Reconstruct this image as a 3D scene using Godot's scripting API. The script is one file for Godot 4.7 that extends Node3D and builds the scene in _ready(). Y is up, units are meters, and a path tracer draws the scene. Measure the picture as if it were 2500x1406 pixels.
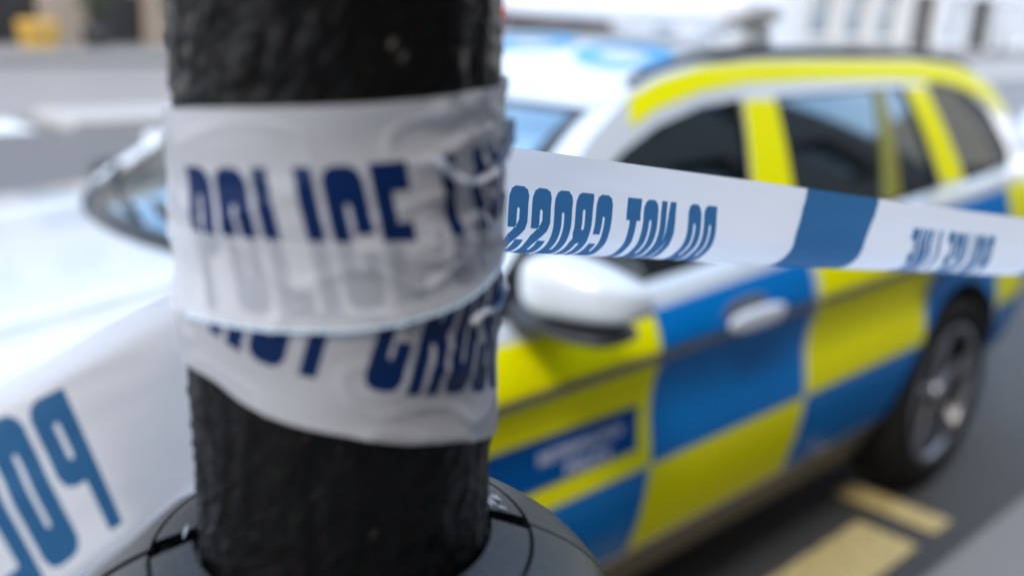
extends Node3D
# A taped-off kerbside: a black lamp column wound with barrier tape, a police estate car behind it.
# Measures of the car are given as (forward, left, up) from the middle of its rear axle; car_point() turns them into the scene's axes.

var rng := RandomNumberGenerator.new()
var M := {}
var used_names := {}
var grain := FastNoiseLite.new()
var folds := FastNoiseLite.new()
var creases := FastNoiseLite.new()

# ---------------------------------------------------------------- small helpers

func car_point(a: float, b: float, c: float) -> Vector3:
	return Vector3(-a, c, b)

func numbered(called: String) -> String:
	var n: int = used_names.get(called, 0)
	used_names[called] = n + 1
	return called if n == 0 else "%s_%03d" % [called, n]

func thing(called: String, label: String, category: String, at := Vector3.ZERO, group := "") -> Node3D:
	var o := Node3D.new()
	o.name = numbered(called)
	add_child(o, true)
	o.position = at
	tag(o, label, category, group)
	return o

func tag(o: Node, label: String, category: String, group := "") -> void:
	o.set_meta("label", label)
	o.set_meta("category", category)
	if group != "":
		o.set_meta("group", group)

func structure(called: String, mesh: Mesh, m: Material, at := Vector3.ZERO) -> MeshInstance3D:
	var o := MeshInstance3D.new()
	o.name = numbered(called)
	o.mesh = mesh
	o.material_override = m
	add_child(o, true)
	o.position = at
	o.set_meta("kind", "structure")
	return o

# a part whose mesh is given in scene coordinates
func part(called: String, mesh: Mesh, m: Material, owner_node: Node3D, label := "") -> MeshInstance3D:
	var o := MeshInstance3D.new()
	o.name = called
	o.mesh = mesh
	o.material_override = m
	owner_node.add_child(o, true)
	if owner_node.get_parent() == self:
		o.position = -owner_node.position
	if label != "":
		o.set_meta("label", label)
	return o

# a part placed relative to its owner
func placed(called: String, mesh: Mesh, m: Material, owner_node: Node3D, at: Vector3) -> MeshInstance3D:
	var o := MeshInstance3D.new()
	o.name = called
	o.mesh = mesh
	o.material_override = m
	owner_node.add_child(o, true)
	o.position = at
	return o

func lin(r: float, g: float, b: float, a := 1.0) -> Color:
	var c := Color(r, g, b, a).linear_to_srgb()
	c.a = a
	return c

func mat(color: Color, rough := 0.6, metal := 0.0, coat := 0.0) -> StandardMaterial3D:
	var m := StandardMaterial3D.new()
	m.albedo_color = color
	m.roughness = rough
	m.metallic = metal
	if coat > 0.0:
		m.clearcoat_enabled = true
		m.clearcoat = coat
		m.clearcoat_roughness = 0.04
	return m

func noise_tex(freq: float, lo: Color, hi: Color, size := 512, seed_n := 1, octaves := 4, kind := FastNoiseLite.TYPE_SIMPLEX_SMOOTH) -> NoiseTexture2D:
	var n := FastNoiseLite.new()
	n.seed = seed_n
	n.noise_type = kind
	n.frequency = freq
	n.fractal_octaves = octaves
	var t := NoiseTexture2D.new()
	t.width = size
	t.height = size
	t.seamless = true
	t.noise = n
	var g := Gradient.new()
	g.set_color(0, lo)
	g.set_color(1, hi)
	t.color_ramp = g
	return t

func surface_mat(lo: Color, hi: Color, scale: float, freq := 0.03, rough := 0.85, seed_n := 1, relief := 0.0, relief_freq := 0.2) -> StandardMaterial3D:
	var m := StandardMaterial3D.new()
	m.albedo_texture = noise_tex(freq, lo, hi, 512, seed_n, 5)
	m.roughness = rough
	m.uv1_triplanar = true
	m.uv1_world_triplanar = true
	m.uv1_scale = Vector3.ONE * scale
	if relief > 0.0:
		m.heightmap_enabled = true
		m.heightmap_scale = relief
		m.heightmap_texture = noise_tex(relief_freq, Color.BLACK, Color.WHITE, 512, seed_n + 7, 3)
	return m

func add_tri(st: SurfaceTool, a: Vector3, b: Vector3, c: Vector3, outward: Vector3) -> void:
	if (b - a).cross(c - a).dot(outward) > 0.0:
		st.add_vertex(a); st.add_vertex(c); st.add_vertex(b)
	else:
		st.add_vertex(a); st.add_vertex(b); st.add_vertex(c)

func add_quad(st: SurfaceTool, a: Vector3, b: Vector3, c: Vector3, d: Vector3, outward: Vector3) -> void:
	add_tri(st, a, b, c, outward)
	add_tri(st, a, c, d, outward)

func starter() -> SurfaceTool:
	var st := SurfaceTool.new()
	st.begin(Mesh.PRIMITIVE_TRIANGLES)
	return st

func finish(st: SurfaceTool, smooth := true) -> ArrayMesh:
	if smooth:
		st.index()
	st.generate_normals()
	return st.commit()

# a box with chamfered edges, centred on c
func add_box(st: SurfaceTool, c: Vector3, size: Vector3, bevel := 0.0) -> void:
	var h := size / 2.0
	var b := minf(bevel, minf(h.x, minf(h.y, h.z)) * 0.6)
	st.set_smooth_group(-1)
	for axis in 3:
		for s in [-1.0, 1.0]:
			var u := (axis + 1) % 3
			var v := (axis + 2) % 3
			var pts: Array[Vector3] = []
			for q in [[-1, -1], [1, -1], [1, 1], [-1, 1]]:
				var p := Vector3.ZERO
				p[axis] = s * h[axis]
				p[u] = q[0] * (h[u] - b)
				p[v] = q[1] * (h[v] - b)
				pts.append(c + p)
			var n := Vector3.ZERO
			n[axis] = s
			add_quad(st, pts[0], pts[1], pts[2], pts[3], n)
	if b > 0.0:
		for axis in 3:
			var u := (axis + 1) % 3
			var v := (axis + 2) % 3
			for su in [-1.0, 1.0]:
				for sv in [-1.0, 1.0]:
					var pts: Array[Vector3] = []
					for q in [[-1, 0], [1, 0], [1, 1], [-1, 1]]:
						var p := Vector3.ZERO
						p[axis] = q[0] * (h[axis] - b)
						p[u] = su * (h[u] - (b if q[1] == 1 else 0.0))
						p[v] = sv * (h[v] - (0.0 if q[1] == 1 else b))
						pts.append(c + p)
					var n := Vector3.ZERO
					n[u] = su
					n[v] = sv
					add_quad(st, pts[0], pts[1], pts[2], pts[3], n)
		for sx in [-1.0, 1.0]:
			for sy in [-1.0, 1.0]:
				for sz in [-1.0, 1.0]:
					var n := Vector3(sx, sy, sz)
					add_tri(st, c + n * (h - Vector3(0, b, b)), c + n * (h - Vector3(b, 0, b)), c + n * (h - Vector3(b, b, 0)), n)

func box(size: Vector3, bevel := 0.0, at := Vector3.ZERO) -> ArrayMesh:
	var st := starter()
	add_box(st, at, size, bevel)
	return finish(st, false)

# a polygon drawn on the plane of two parameters and laid on the curved surface that fn describes
func patch(poly: PackedVector2Array, fn: Callable, step: float, outward: Vector3, thick := 0.0) -> ArrayMesh:
	var st := starter()
	var lo := poly[0]
	var hi := poly[0]
	for q in poly:
		lo = lo.min(q)
		hi = hi.max(q)
	var nx := maxi(1, int(ceil((hi.x - lo.x) / step)))
	var ny := maxi(1, int(ceil((hi.y - lo.y) / step)))
	var dx := (hi.x - lo.x) / nx
	var dy := (hi.y - lo.y) / ny
	var e := step * 0.05
	var normal := func(q: Vector2) -> Vector3:
		var a: Vector3 = fn.call(q.x + e, q.y) - fn.call(q.x - e, q.y)
		var b: Vector3 = fn.call(q.x, q.y + e) - fn.call(q.x, q.y - e)
		var n := a.cross(b).normalized()
		return -n if n.dot(outward) < 0.0 else n
	for i in nx:
		for j in ny:
			var x0 := lo.x + dx * i
			var y0 := lo.y + dy * j
			var cell := PackedVector2Array([Vector2(x0, y0), Vector2(x0 + dx, y0), Vector2(x0 + dx, y0 + dy), Vector2(x0, y0 + dy)])
			for piece in Geometry2D.intersect_polygons(poly, cell):
				var tri := Geometry2D.triangulate_polygon(piece)
				for k in range(0, tri.size(), 3):
					var q: Array[Vector2] = [piece[tri[k]], piece[tri[k + 1]], piece[tri[k + 2]]]
					var p: Array[Vector3] = []
					for w in q:
						p.append(fn.call(w.x, w.y))
					var n0: Vector3 = normal.call(q[0])
					if (p[1] - p[0]).cross(p[2] - p[0]).dot(n0) > 0.0:
						q = [q[0], q[2], q[1]]
						p = [p[0], p[2], p[1]]
					for m in 3:
						st.set_normal(normal.call(q[m]))
						st.set_uv(q[m])
						st.add_vertex(p[m])
	if thick > 0.0:
		for i in poly.size():
			var a := poly[i]
			var b := poly[(i + 1) % poly.size()]
			var cuts := maxi(1, int(ceil(a.distance_to(b) / step)))
			for k in cuts:
				var q0 := a.lerp(b, float(k) / cuts)
				var q1 := a.lerp(b, float(k + 1) / cuts)
				var p0: Vector3 = fn.call(q0.x, q0.y)
				var p1: Vector3 = fn.call(q1.x, q1.y)
				var n: Vector3 = normal.call(q0)
				var side := (p1 - p0).cross(n).normalized()
				var v: Array[Vector3] = [p0, p1, p1 - n * thick, p0 - n * thick]
				for m in [0, 1, 2, 0, 2, 3]:
					st.set_normal(side)
					st.set_uv(q0)
					st.add_vertex(v[m])
	return st.commit()

# a surface ruled between two rows of points
func ruled(a: Array, b: Array, across := 1, outward := Vector3.UP) -> ArrayMesh:
	var st := starter()
	for i in a.size() - 1:
		for j in across:
			var t0 := float(j) / across
			var t1 := float(j + 1) / across
			var p0: Vector3 = a[i].lerp(b[i], t0)
			var p1: Vector3 = a[i + 1].lerp(b[i + 1], t0)
			var p2: Vector3 = a[i + 1].lerp(b[i + 1], t1)
			var p3: Vector3 = a[i].lerp(b[i], t1)
			add_quad(st, p0, p1, p2, p3, outward)
	return finish(st)

func tube(path: Array, radius: float, sides := 8, flat := 1.0) -> ArrayMesh:
	var st := starter()
	var rings := []
	for i in path.size():
		var f: Vector3 = (path[mini(i + 1, path.size() - 1)] - path[maxi(i - 1, 0)]).normalized()
		var up := Vector3.UP if absf(f.y) < 0.9 else Vector3.RIGHT
		var s := f.cross(up).normalized()
		var u := s.cross(f)
		var ring := []
		for k in sides:
			var w := TAU * k / sides
			ring.append(path[i] + s * cos(w) * radius + u * sin(w) * radius * flat)
		rings.append(ring)
	for i in path.size() - 1:
		for k in sides:
			var k2 := (k + 1) % sides
			add_quad(st, rings[i][k], rings[i][k2], rings[i + 1][k2], rings[i + 1][k], rings[i][k] - path[i] + rings[i][k2] - path[i])
	for end in [0, path.size() - 1]:
		var n: Vector3 = path[0] - path[1] if end == 0 else path[end] - path[end - 1]
		for k in sides:
			add_tri(st, path[end], rings[end][k], rings[end][(k + 1) % sides], n)
	return finish(st)

# profile: points (radius, along the axis); turned about the given axis through c
func lathe(profile: Array, c: Vector3, axis: Vector3, sides := 40) -> ArrayMesh:
	var st := starter()
	var x := axis.cross(Vector3.UP if absf(axis.y) < 0.9 else Vector3.RIGHT).normalized()
	var y := axis.cross(x)
	var at := func(q: Vector2, k: int) -> Vector3:
		var w := TAU * (k % sides) / sides
		return c + axis * q.y + (x * cos(w) + y * sin(w)) * q.x
	for i in profile.size() - 1:
		var p: Vector2 = profile[i]
		var q: Vector2 = profile[i + 1]
		var turn := Vector2(q.y - p.y, p.x - q.x)
		for k in sides:
			var w := TAU * (k + 0.5) / sides
			var out_dir := (x * cos(w) + y * sin(w)) * turn.x + axis * turn.y
			add_quad(st, at.call(p, k), at.call(p, k + 1), at.call(q, k + 1), at.call(q, k), out_dir)
	return finish(st)

# a rounded block: a superellipsoid
func pebble(c: Vector3, half: Vector3, power := 3.0, turn := Basis.IDENTITY, nu := 28, nv := 16) -> ArrayMesh:
	var st := starter()
	var rows := []
	var pw := func(v: float) -> float: return signf(v) * pow(absf(v), 2.0 / power)
	for j in nv + 1:
		var row := []
		var b := -PI / 2 + PI * j / nv
		for i in nu:
			var a := TAU * i / nu
			row.append(c + turn * Vector3(half.x * pw.call(cos(b)) * pw.call(cos(a)), half.y * pw.call(sin(b)), half.z * pw.call(cos(b)) * pw.call(sin(a))))
		rows.append(row)
	for j in nv:
		for i in nu:
			var i2 := (i + 1) % nu
			add_quad(st, rows[j][i], rows[j][i2], rows[j + 1][i2], rows[j + 1][i], rows[j][i] + rows[j + 1][i2] - c * 2.0)
	return finish(st)

func ring_poly(c: Vector2, rx: float, ry: float, n := 32, from := 0.0, to := TAU) -> PackedVector2Array:
	var out := PackedVector2Array()
	for i in n:
		var w := from + (to - from) * i / (n if absf(to - from - TAU) < 0.001 else n - 1)
		out.append(c + Vector2(cos(w) * rx, sin(w) * ry))
	return out

func table(x: float, pts: Array) -> float:
	if x <= pts[0][0]:
		return pts[0][1]
	for i in pts.size() - 1:
		if x <= pts[i + 1][0]:
			var t: float = (x - pts[i][0]) / (pts[i + 1][0] - pts[i][0])
			var m0: float = (pts[i + 1][1] - pts[maxi(i - 1, 0)][1]) / (pts[i + 1][0] - pts[maxi(i - 1, 0)][0])
			var m1: float = (pts[mini(i + 2, pts.size() - 1)][1] - pts[i][1]) / (pts[mini(i + 2, pts.size() - 1)][0] - pts[i][0])
			var w: float = pts[i + 1][0] - pts[i][0]
			var t2 := t * t
			var t3 := t2 * t
			return (2 * t3 - 3 * t2 + 1) * pts[i][1] + (t3 - 2 * t2 + t) * w * m0 + (-2 * t3 + 3 * t2) * pts[i + 1][1] + (t3 - t2) * w * m1
	return pts[-1][1]

# ---------------------------------------------------------------- start

func _ready() -> void:
	rng.seed = 11
	set_camera()
	set_light()
	set_materials()
	build_street()
	build_far_side()
	build_near_building()
	build_police_car()
	build_parked_car()
	build_lamp_column()
	build_tape()

func set_camera() -> void:
	var cam := Camera3D.new()
	cam.name = "camera"
	var yaw := deg_to_rad(-135.46)
	var pitch := deg_to_rad(15.8)
	var roll := deg_to_rad(2.975)
	var f := car_point(cos(pitch) * cos(yaw), cos(pitch) * sin(yaw), -sin(pitch))
	var r := f.cross(Vector3.UP).normalized()
	var u := r.cross(f)
	var r2 := r * cos(roll) + u * sin(roll)
	var u2 := -r * sin(roll) + u * cos(roll)
	cam.transform = Transform3D(Basis(r2, u2, -f), car_point(3.1918, 2.0538, 1.4801))
	var lens := CameraAttributesPhysical.new()
	lens.frustum_focal_length = 23.0
	lens.frustum_focus_distance = 0.49
	lens.exposure_aperture = 2.2
	lens.frustum_near = 0.02
	lens.frustum_far = 3000.0
	cam.attributes = lens
	add_child(cam)
	cam.fov = 31.25
	cam.near = 0.02
	cam.far = 3000.0
	cam.current = true

func set_light() -> void:
	var we := WorldEnvironment.new()
	we.name = "world_environment"
	var e := Environment.new()
	e.background_mode = Environment.BG_SKY
	e.tonemap_mode = Environment.TONE_MAPPER_LINEAR
	e.tonemap_exposure = 1.95
	e.sdfgi_enabled = true
	e.ssao_enabled = true
	e.ssil_enabled = true
	var sky := Sky.new()
	var sm := ProceduralSkyMaterial.new()
	sm.sky_top_color = lin(0.33, 0.51, 0.79)
	sm.sky_horizon_color = lin(1.08, 1.02, 0.96)
	sm.sky_curve = 0.22
	sm.ground_horizon_color = lin(0.4, 0.4, 0.4)
	sm.ground_bottom_color = lin(0.2, 0.2, 0.2)
	sm.energy_multiplier = 1.3
	# broken cloud over the blue
	var n := FastNoiseLite.new()
	n.seed = 5
	n.frequency = 0.006
	n.fractal_octaves = 5
	var cover := NoiseTexture2D.new()
	cover.width = 1024
	cover.height = 512
	cover.seamless = true
	cover.noise = n
	var g := Gradient.new()
	g.set_color(0, Color(0, 0, 0, 0))
	g.set_color(1, Color(1, 1, 1, 0.75))
	g.set_offset(0, 0.34)
	g.set_offset(1, 0.66)
	cover.color_ramp = g
	sm.sky_cover = cover
	sm.sky_cover_modulate = Color(0.85, 0.86, 0.88)
	sky.sky_material = sm
	e.sky = sky
	we.environment = e
	add_child(we)
	var sun := DirectionalLight3D.new()
	sun.name = "sun"
	sun.light_energy = 0.42
	sun.light_angular_distance = 14.0
	sun.light_color = Color(1.0, 0.97, 0.93)
	sun.shadow_enabled = true
	add_child(sun)
	sun.look_at_from_position(Vector3(-5.7, 7.7, 2.6), Vector3.ZERO)

func set_materials() -> void:
	M.white = mat(lin(0.56, 0.59, 0.615), 0.32, 0.0, 0.8)
	M.yellow = mat(lin(0.80, 0.76, 0.0), 0.4, 0.0, 0.14)
	M.blue = mat(lin(0.0, 0.155, 0.46), 0.4, 0.0, 0.22)
	M.navy = mat(lin(0.0, 0.065, 0.24), 0.4, 0.0, 0.05)
	M.navy.metallic_specular = 0.1
	M.yellow.metallic_specular = 0.08
	M.blue.metallic_specular = 0.10
	M.black = mat(lin(0.012, 0.012, 0.013), 0.45)
	M.trim = mat(lin(0.02, 0.02, 0.022), 0.3)
	M.sill = mat(lin(0.10, 0.095, 0.09), 0.5)
	M.cabin = mat(lin(0.018, 0.018, 0.02), 0.8)
	M.cloth = mat(lin(0.03, 0.031, 0.035), 0.9)
	M.rubber = surface_mat(lin(0.012, 0.012, 0.012), lin(0.024, 0.023, 0.022), 6.0, 0.05, 0.85, 3)
	M.rubber.metallic_specular = 0.2
	M.alloy = mat(lin(0.34, 0.34, 0.36), 0.32, 0.9)
	M.silver = mat(lin(0.72, 0.73, 0.75), 0.28, 0.3, 0.5)
	M.glass = mat(Color(0.42, 0.50, 0.54, 0.62), 0.03, 1.0)
	M.glass.transparency = BaseMaterial3D.TRANSPARENCY_ALPHA
	M.screen = mat(Color(0.50, 0.60, 0.66, 0.72), 0.03, 0.9)
	M.screen.transparency = BaseMaterial3D.TRANSPARENCY_ALPHA
	M.clear = mat(Color(0.9, 0.9, 0.92, 0.55), 0.05)
	M.clear.transparency = BaseMaterial3D.TRANSPARENCY_ALPHA
	M.lens_white = mat(lin(0.80, 0.79, 0.81), 0.12, 0.0, 0.6)
	M.red_lens = mat(lin(0.75, 0.06, 0.03), 0.12, 0.0, 0.6)
	M.roof_blue = mat(lin(0.0, 0.27, 0.58), 0.35, 0.0, 0.3)
	M.pale_text = mat(lin(0.46, 0.50, 0.62), 0.5)
	M.kerb_shade = surface_mat(lin(0.028, 0.027, 0.026), lin(0.062, 0.059, 0.056), 0.7, 0.09, 0.7, 29, 0.6, 0.35)  # road colour darkened to stand in for shade beside car and kerb
	M.asphalt = surface_mat(lin(0.108, 0.100, 0.095), lin(0.165, 0.153, 0.145), 0.7, 0.09, 0.5, 21, 0.6, 0.35)
	M.worn_glare_asphalt = surface_mat(lin(0.235, 0.215, 0.205), lin(0.325, 0.30, 0.283), 0.4, 0.06, 0.45, 22, 0.4, 0.3)  # worn surface, with grazing sky glare also put into the colour
	M.paving = surface_mat(lin(0.20, 0.185, 0.175), lin(0.29, 0.27, 0.255), 0.9, 0.05, 0.8, 23, 0.3, 0.3)
	M.granite = surface_mat(lin(0.17, 0.155, 0.148), lin(0.29, 0.265, 0.25), 3.0, 0.12, 0.75, 24, 0.3, 0.3)
	M.pale_stone = surface_mat(lin(0.34, 0.315, 0.29), lin(0.47, 0.44, 0.405), 1.5, 0.08, 0.75, 25)
	M.white_paint = surface_mat(lin(0.62, 0.61, 0.58), lin(0.82, 0.81, 0.78), 2.0, 0.1, 0.6, 26)
	M.yellow_paint = surface_mat(lin(0.36, 0.27, 0.11), lin(0.74, 0.57, 0.24), 1.6, 0.03, 0.7, 27, 0.4, 0.3)
	M.earth = surface_mat(lin(0.13, 0.13, 0.13), lin(0.2, 0.2, 0.2), 0.2, 0.05, 0.9, 28)
	M.beige_wall = surface_mat(lin(0.36, 0.275, 0.20), lin(0.50, 0.40, 0.31), 0.35, 0.05, 0.85, 31)
	M.brick_wall = surface_mat(lin(0.10, 0.075, 0.06), lin(0.19, 0.145, 0.12), 0.5, 0.06, 0.9, 32)
	M.cream_wall = surface_mat(lin(0.64, 0.60, 0.54), lin(0.78, 0.75, 0.70), 0.3, 0.04, 0.8, 33)
	M.white_wall = surface_mat(lin(0.72, 0.73, 0.75), lin(0.82, 0.82, 0.83), 0.3, 0.04, 0.8, 34)
	M.dark_wood = mat(lin(0.03, 0.027, 0.025), 0.5)
	M.pane = mat(lin(0.03, 0.035, 0.04), 0.06)
	M.sky_pane = mat(lin(0.25, 0.30, 0.34), 0.05)
	M.frame_white = mat(lin(0.7, 0.69, 0.67), 0.5)

# ---------------------------------------------------------------- the street

const KERB_Z := 1.187
const MEDIAN_NEAR := -8.10
const MEDIAN_FAR := -9.15
const FAR_KERB := -15.6
const FACADE := -19.0

func sheet(x0: float, x1: float, z0: float, z1: float, y: float) -> ArrayMesh:
	var st := starter()
	st.set_smooth_group(-1)
	add_quad(st, Vector3(x0, y, z0), Vector3(x1, y, z0), Vector3(x1, y, z1), Vector3(x0, y, z1), Vector3.UP)
	return finish(st, false)

func build_street() -> void:
	structure("ground", sheet(-900, 900, -900, 900, -0.05), M.earth)
	structure("road", sheet(-120, 160, MEDIAN_FAR + 0.05, -1.05, 0.0), M.asphalt)
	structure("road", sheet(-120, 160, -1.05, KERB_Z + 0.15, 0.0), M.kerb_shade).set_meta("label", "road strip along the kerb, coloured darker to stand in for shade")
	structure("road", sheet(-120, 160, FAR_KERB - 0.1, MEDIAN_FAR + 0.05, 0.0), M.worn_glare_asphalt)
	var base := structure("pavement", box(Vector3(60, 0.16, 3.6)), M.paving, Vector3(5, 0.02, KERB_Z + 0.302 + 1.8))
	# paving slabs nearest to the column, laid with open joints
	var slab_meshes := []
	for v in 3:
		slab_meshes.append(box(Vector3(0.592, 0.03, 0.592), 0.006))
	var slab_mats := [M.paving, surface_mat(lin(0.23, 0.215, 0.205), lin(0.32, 0.30, 0.285), 0.9, 0.05, 0.8, 41, 0.3, 0.3), surface_mat(lin(0.18, 0.17, 0.165), lin(0.26, 0.245, 0.235), 0.9, 0.05, 0.8, 42, 0.3, 0.3)]
	for i in 9:
		for j in 3:
			var at := Vector3(-4.8 + 0.6 * i + (0.3 if j % 2 else 0.0), 0.115, KERB_Z + 0.61 + 0.6 * j)
			var k := rng.randi_range(0, 2)
			var s := placed("slab", slab_meshes[k], slab_mats[k], base, at - base.position)
			s.rotation.y = rng.randf_range(-0.004, 0.004)
	# kerb stones
	var kerb := Node3D.new()
	kerb.name = "kerb"
	add_child(kerb)
	kerb.set_meta("kind", "structure")
	var kerb_mats := [M.granite, surface_mat(lin(0.19, 0.172, 0.165), lin(0.27, 0.25, 0.24), 3.0, 0.12, 0.75, 43, 0.3, 0.3)]
	var kerb_mesh := box(Vector3(0.905, 0.30, 0.298), 0.012)
	for i in 17:
		var s := placed("kerb_stone", kerb_mesh, kerb_mats[i % 2], kerb, Vector3(-6.0 + 0.912 * i, -0.03 + rng.randf_range(-0.003, 0.003), KERB_Z + 0.15))
		s.rotation.y = rng.randf_range(-0.003, 0.003)
	# the pale strip along the middle of the road
	var island := Node3D.new()
	island.name = "median_strip"
	add_child(island)
	island.set_meta("kind", "structure")
	var median_mesh := box(Vector3(1.49, 0.16, 0.50), 0.02)
	for i in 26:
		for j in 2:
			placed("median_stone", median_mesh, M.pale_stone, island, Vector3(1.65 + 1.5 * i, 0.02, MEDIAN_NEAR - 0.26 - 0.51 * j))
	for d in [[-0.55, 0.62], [-3.9, -2.2], [-8.0, -6.2]]:
		var s := structure("road_marking", sheet(d[0], d[1], MEDIAN_NEAR - 0.95, MEDIAN_NEAR - 0.12, 0.004), M.white_paint)
		s.set_meta("label", "white dash painted along the middle of the road")
	# yellow waiting-restriction marks beside the kerb
	structure("road_marking", sheet(-1.75, -0.415, 0.845, 1.035, 0.004), M.yellow_paint)
	structure("road_marking", sheet(-0.305, -0.185, 0.70, 1.035, 0.004), M.yellow_paint)
	# far kerb and pavement
	structure("far_pavement", box(Vector3(170, 0.16, 3.5)), M.paving, Vector3(30, 0.04, FAR_KERB - 0.30 - 1.75))
	var far_kerb := Node3D.new()
	far_kerb.name = "far_kerb"
	add_child(far_kerb)
	far_kerb.set_meta("kind", "structure")
	var long_stone := box(Vector3(1.81, 0.26, 0.29), 0.015)
	for i in 40:
		placed("kerb_stone", long_stone, kerb_mats[i % 2], far_kerb, Vector3(0.0 + 1.82 * i, 0.0, FAR_KERB - 0.15))

# one house of a terrace. facing: +1 looks to +z, -1 looks to -z
func terrace_house(called: String, label: String, x0: float, x1: float, z: float, facing: float, height: float, wall_m: Material, bays: Array, door_m: Material, pane_m: Material, storey := 3.3) -> Node3D:
	var h := thing(called, label, "building", Vector3((x0 + x1) / 2.0, 0.0, z))
	var st := starter()
	var deep := 0.35
	var floors := int(height / storey)
	var top := storey * floors + 0.5
	# solid body set back behind the pierced front
	add_box(st, Vector3((x0 + x1) / 2.0, top / 2.0, z - facing * (deep + 3.0)), Vector3(x1 - x0, top, 6.0))
	var front := func(a0: float, a1: float, b0: float, b1: float) -> void:
		add_box(st, Vector3((a0 + a1) / 2.0, (b0 + b1) / 2.0, z - facing * deep / 2.0), Vector3(a1 - a0, b1 - b0, deep - 0.004))
	var panes := []
	for f in floors:
		var y0 := storey * f
		var x := x0
		for b in bays:
			var c: float = b[0]
			var w: float = b[1]
			var sill: float = (b[2] if f == 0 else 0.95)
			var head: float = 2.55 if f == 0 else 2.6
			front.call(x, c - w / 2.0, y0, y0 + storey)
			if sill > 0.0:
				front.call(c - w / 2.0, c + w / 2.0, y0, y0 + sill)
			front.call(c - w / 2.0, c + w / 2.0, y0 + head, y0 + storey)
			panes.append([c, w, y0 + sill, y0 + head, f == 0 and sill < 0.1])
			x = c + w / 2.0
		front.call(x, x1, y0, y0 + storey)
	part("wall", finish(st, false), wall_m, h)
	part("cornice", box(Vector3(x1 - x0 - 0.02, 0.32, 0.6), 0.04, Vector3((x0 + x1) / 2.0, top - 0.3, z - facing * 0.12)), wall_m, h)
	part("plinth", box(Vector3(x1 - x0 - 0.02, 0.14, 0.1), 0.01, Vector3((x0 + x1) / 2.0, storey + 0.03, z + facing * 0.046)), wall_m, h)
	for q in panes:
		var c: float = q[0]
		var w: float = q[1] - 0.01
		var hh: float = q[3] - q[2] - 0.01
		var mid := Vector3(c, (q[2] + q[3]) / 2.0, z - facing * 0.24)
		var fs := starter()
		var bar := 0.07
		add_box(fs, mid + Vector3(0, hh / 2 - bar / 2, 0), Vector3(w, bar, 0.08))
		add_box(fs, mid - Vector3(0, hh / 2 - bar / 2, 0), Vector3(w, bar, 0.08))
		for s in [-1, 1]:
			add_box(fs, mid + Vector3(s * (w / 2 - bar / 2), 0, 0), Vector3(bar, hh - 2 * bar - 0.004, 0.08))
		if q[4]:
			var d := part("door", box(Vector3(w - 2 * bar, hh - bar, 0.05), 0.004, mid), door_m, h)
			part("door_frame", finish(fs, false), M.dark_wood, h)
			placed("handle", box(Vector3(0.03, 0.14, 0.05), 0.008), M.silver, d, mid + Vector3(w * 0.32, -0.1, facing * 0.05))
		else:
			add_box(fs, mid, Vector3(w - 2 * bar - 0.004, 0.05, 0.06))
			var win := part("window", finish(fs, false), M.frame_white if pane_m == M.sky_pane else M.dark_wood, h)
			placed("pane", box(Vector3(w - 2 * bar, hh - 2 * bar, 0.012), 0.0, mid), pane_m, win, Vector3.ZERO)
			placed("sill", box(Vector3(w + 0.16, 0.08, 0.2), 0.01, Vector3(c, q[2] - 0.045, z + facing * 0.06)), wall_m, win, Vector3.ZERO)
	return h

func bays_between(x0: float, x1: float, pitch: float, w: float, sill: float) -> Array:
	var n := int((x1 - x0 - 0.6) / pitch)
	var out := []
	for i in n:
		out.append([(x0 + x1) / 2.0 + (i - (n - 1) / 2.0) * pitch, w, sill])
	return out

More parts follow.
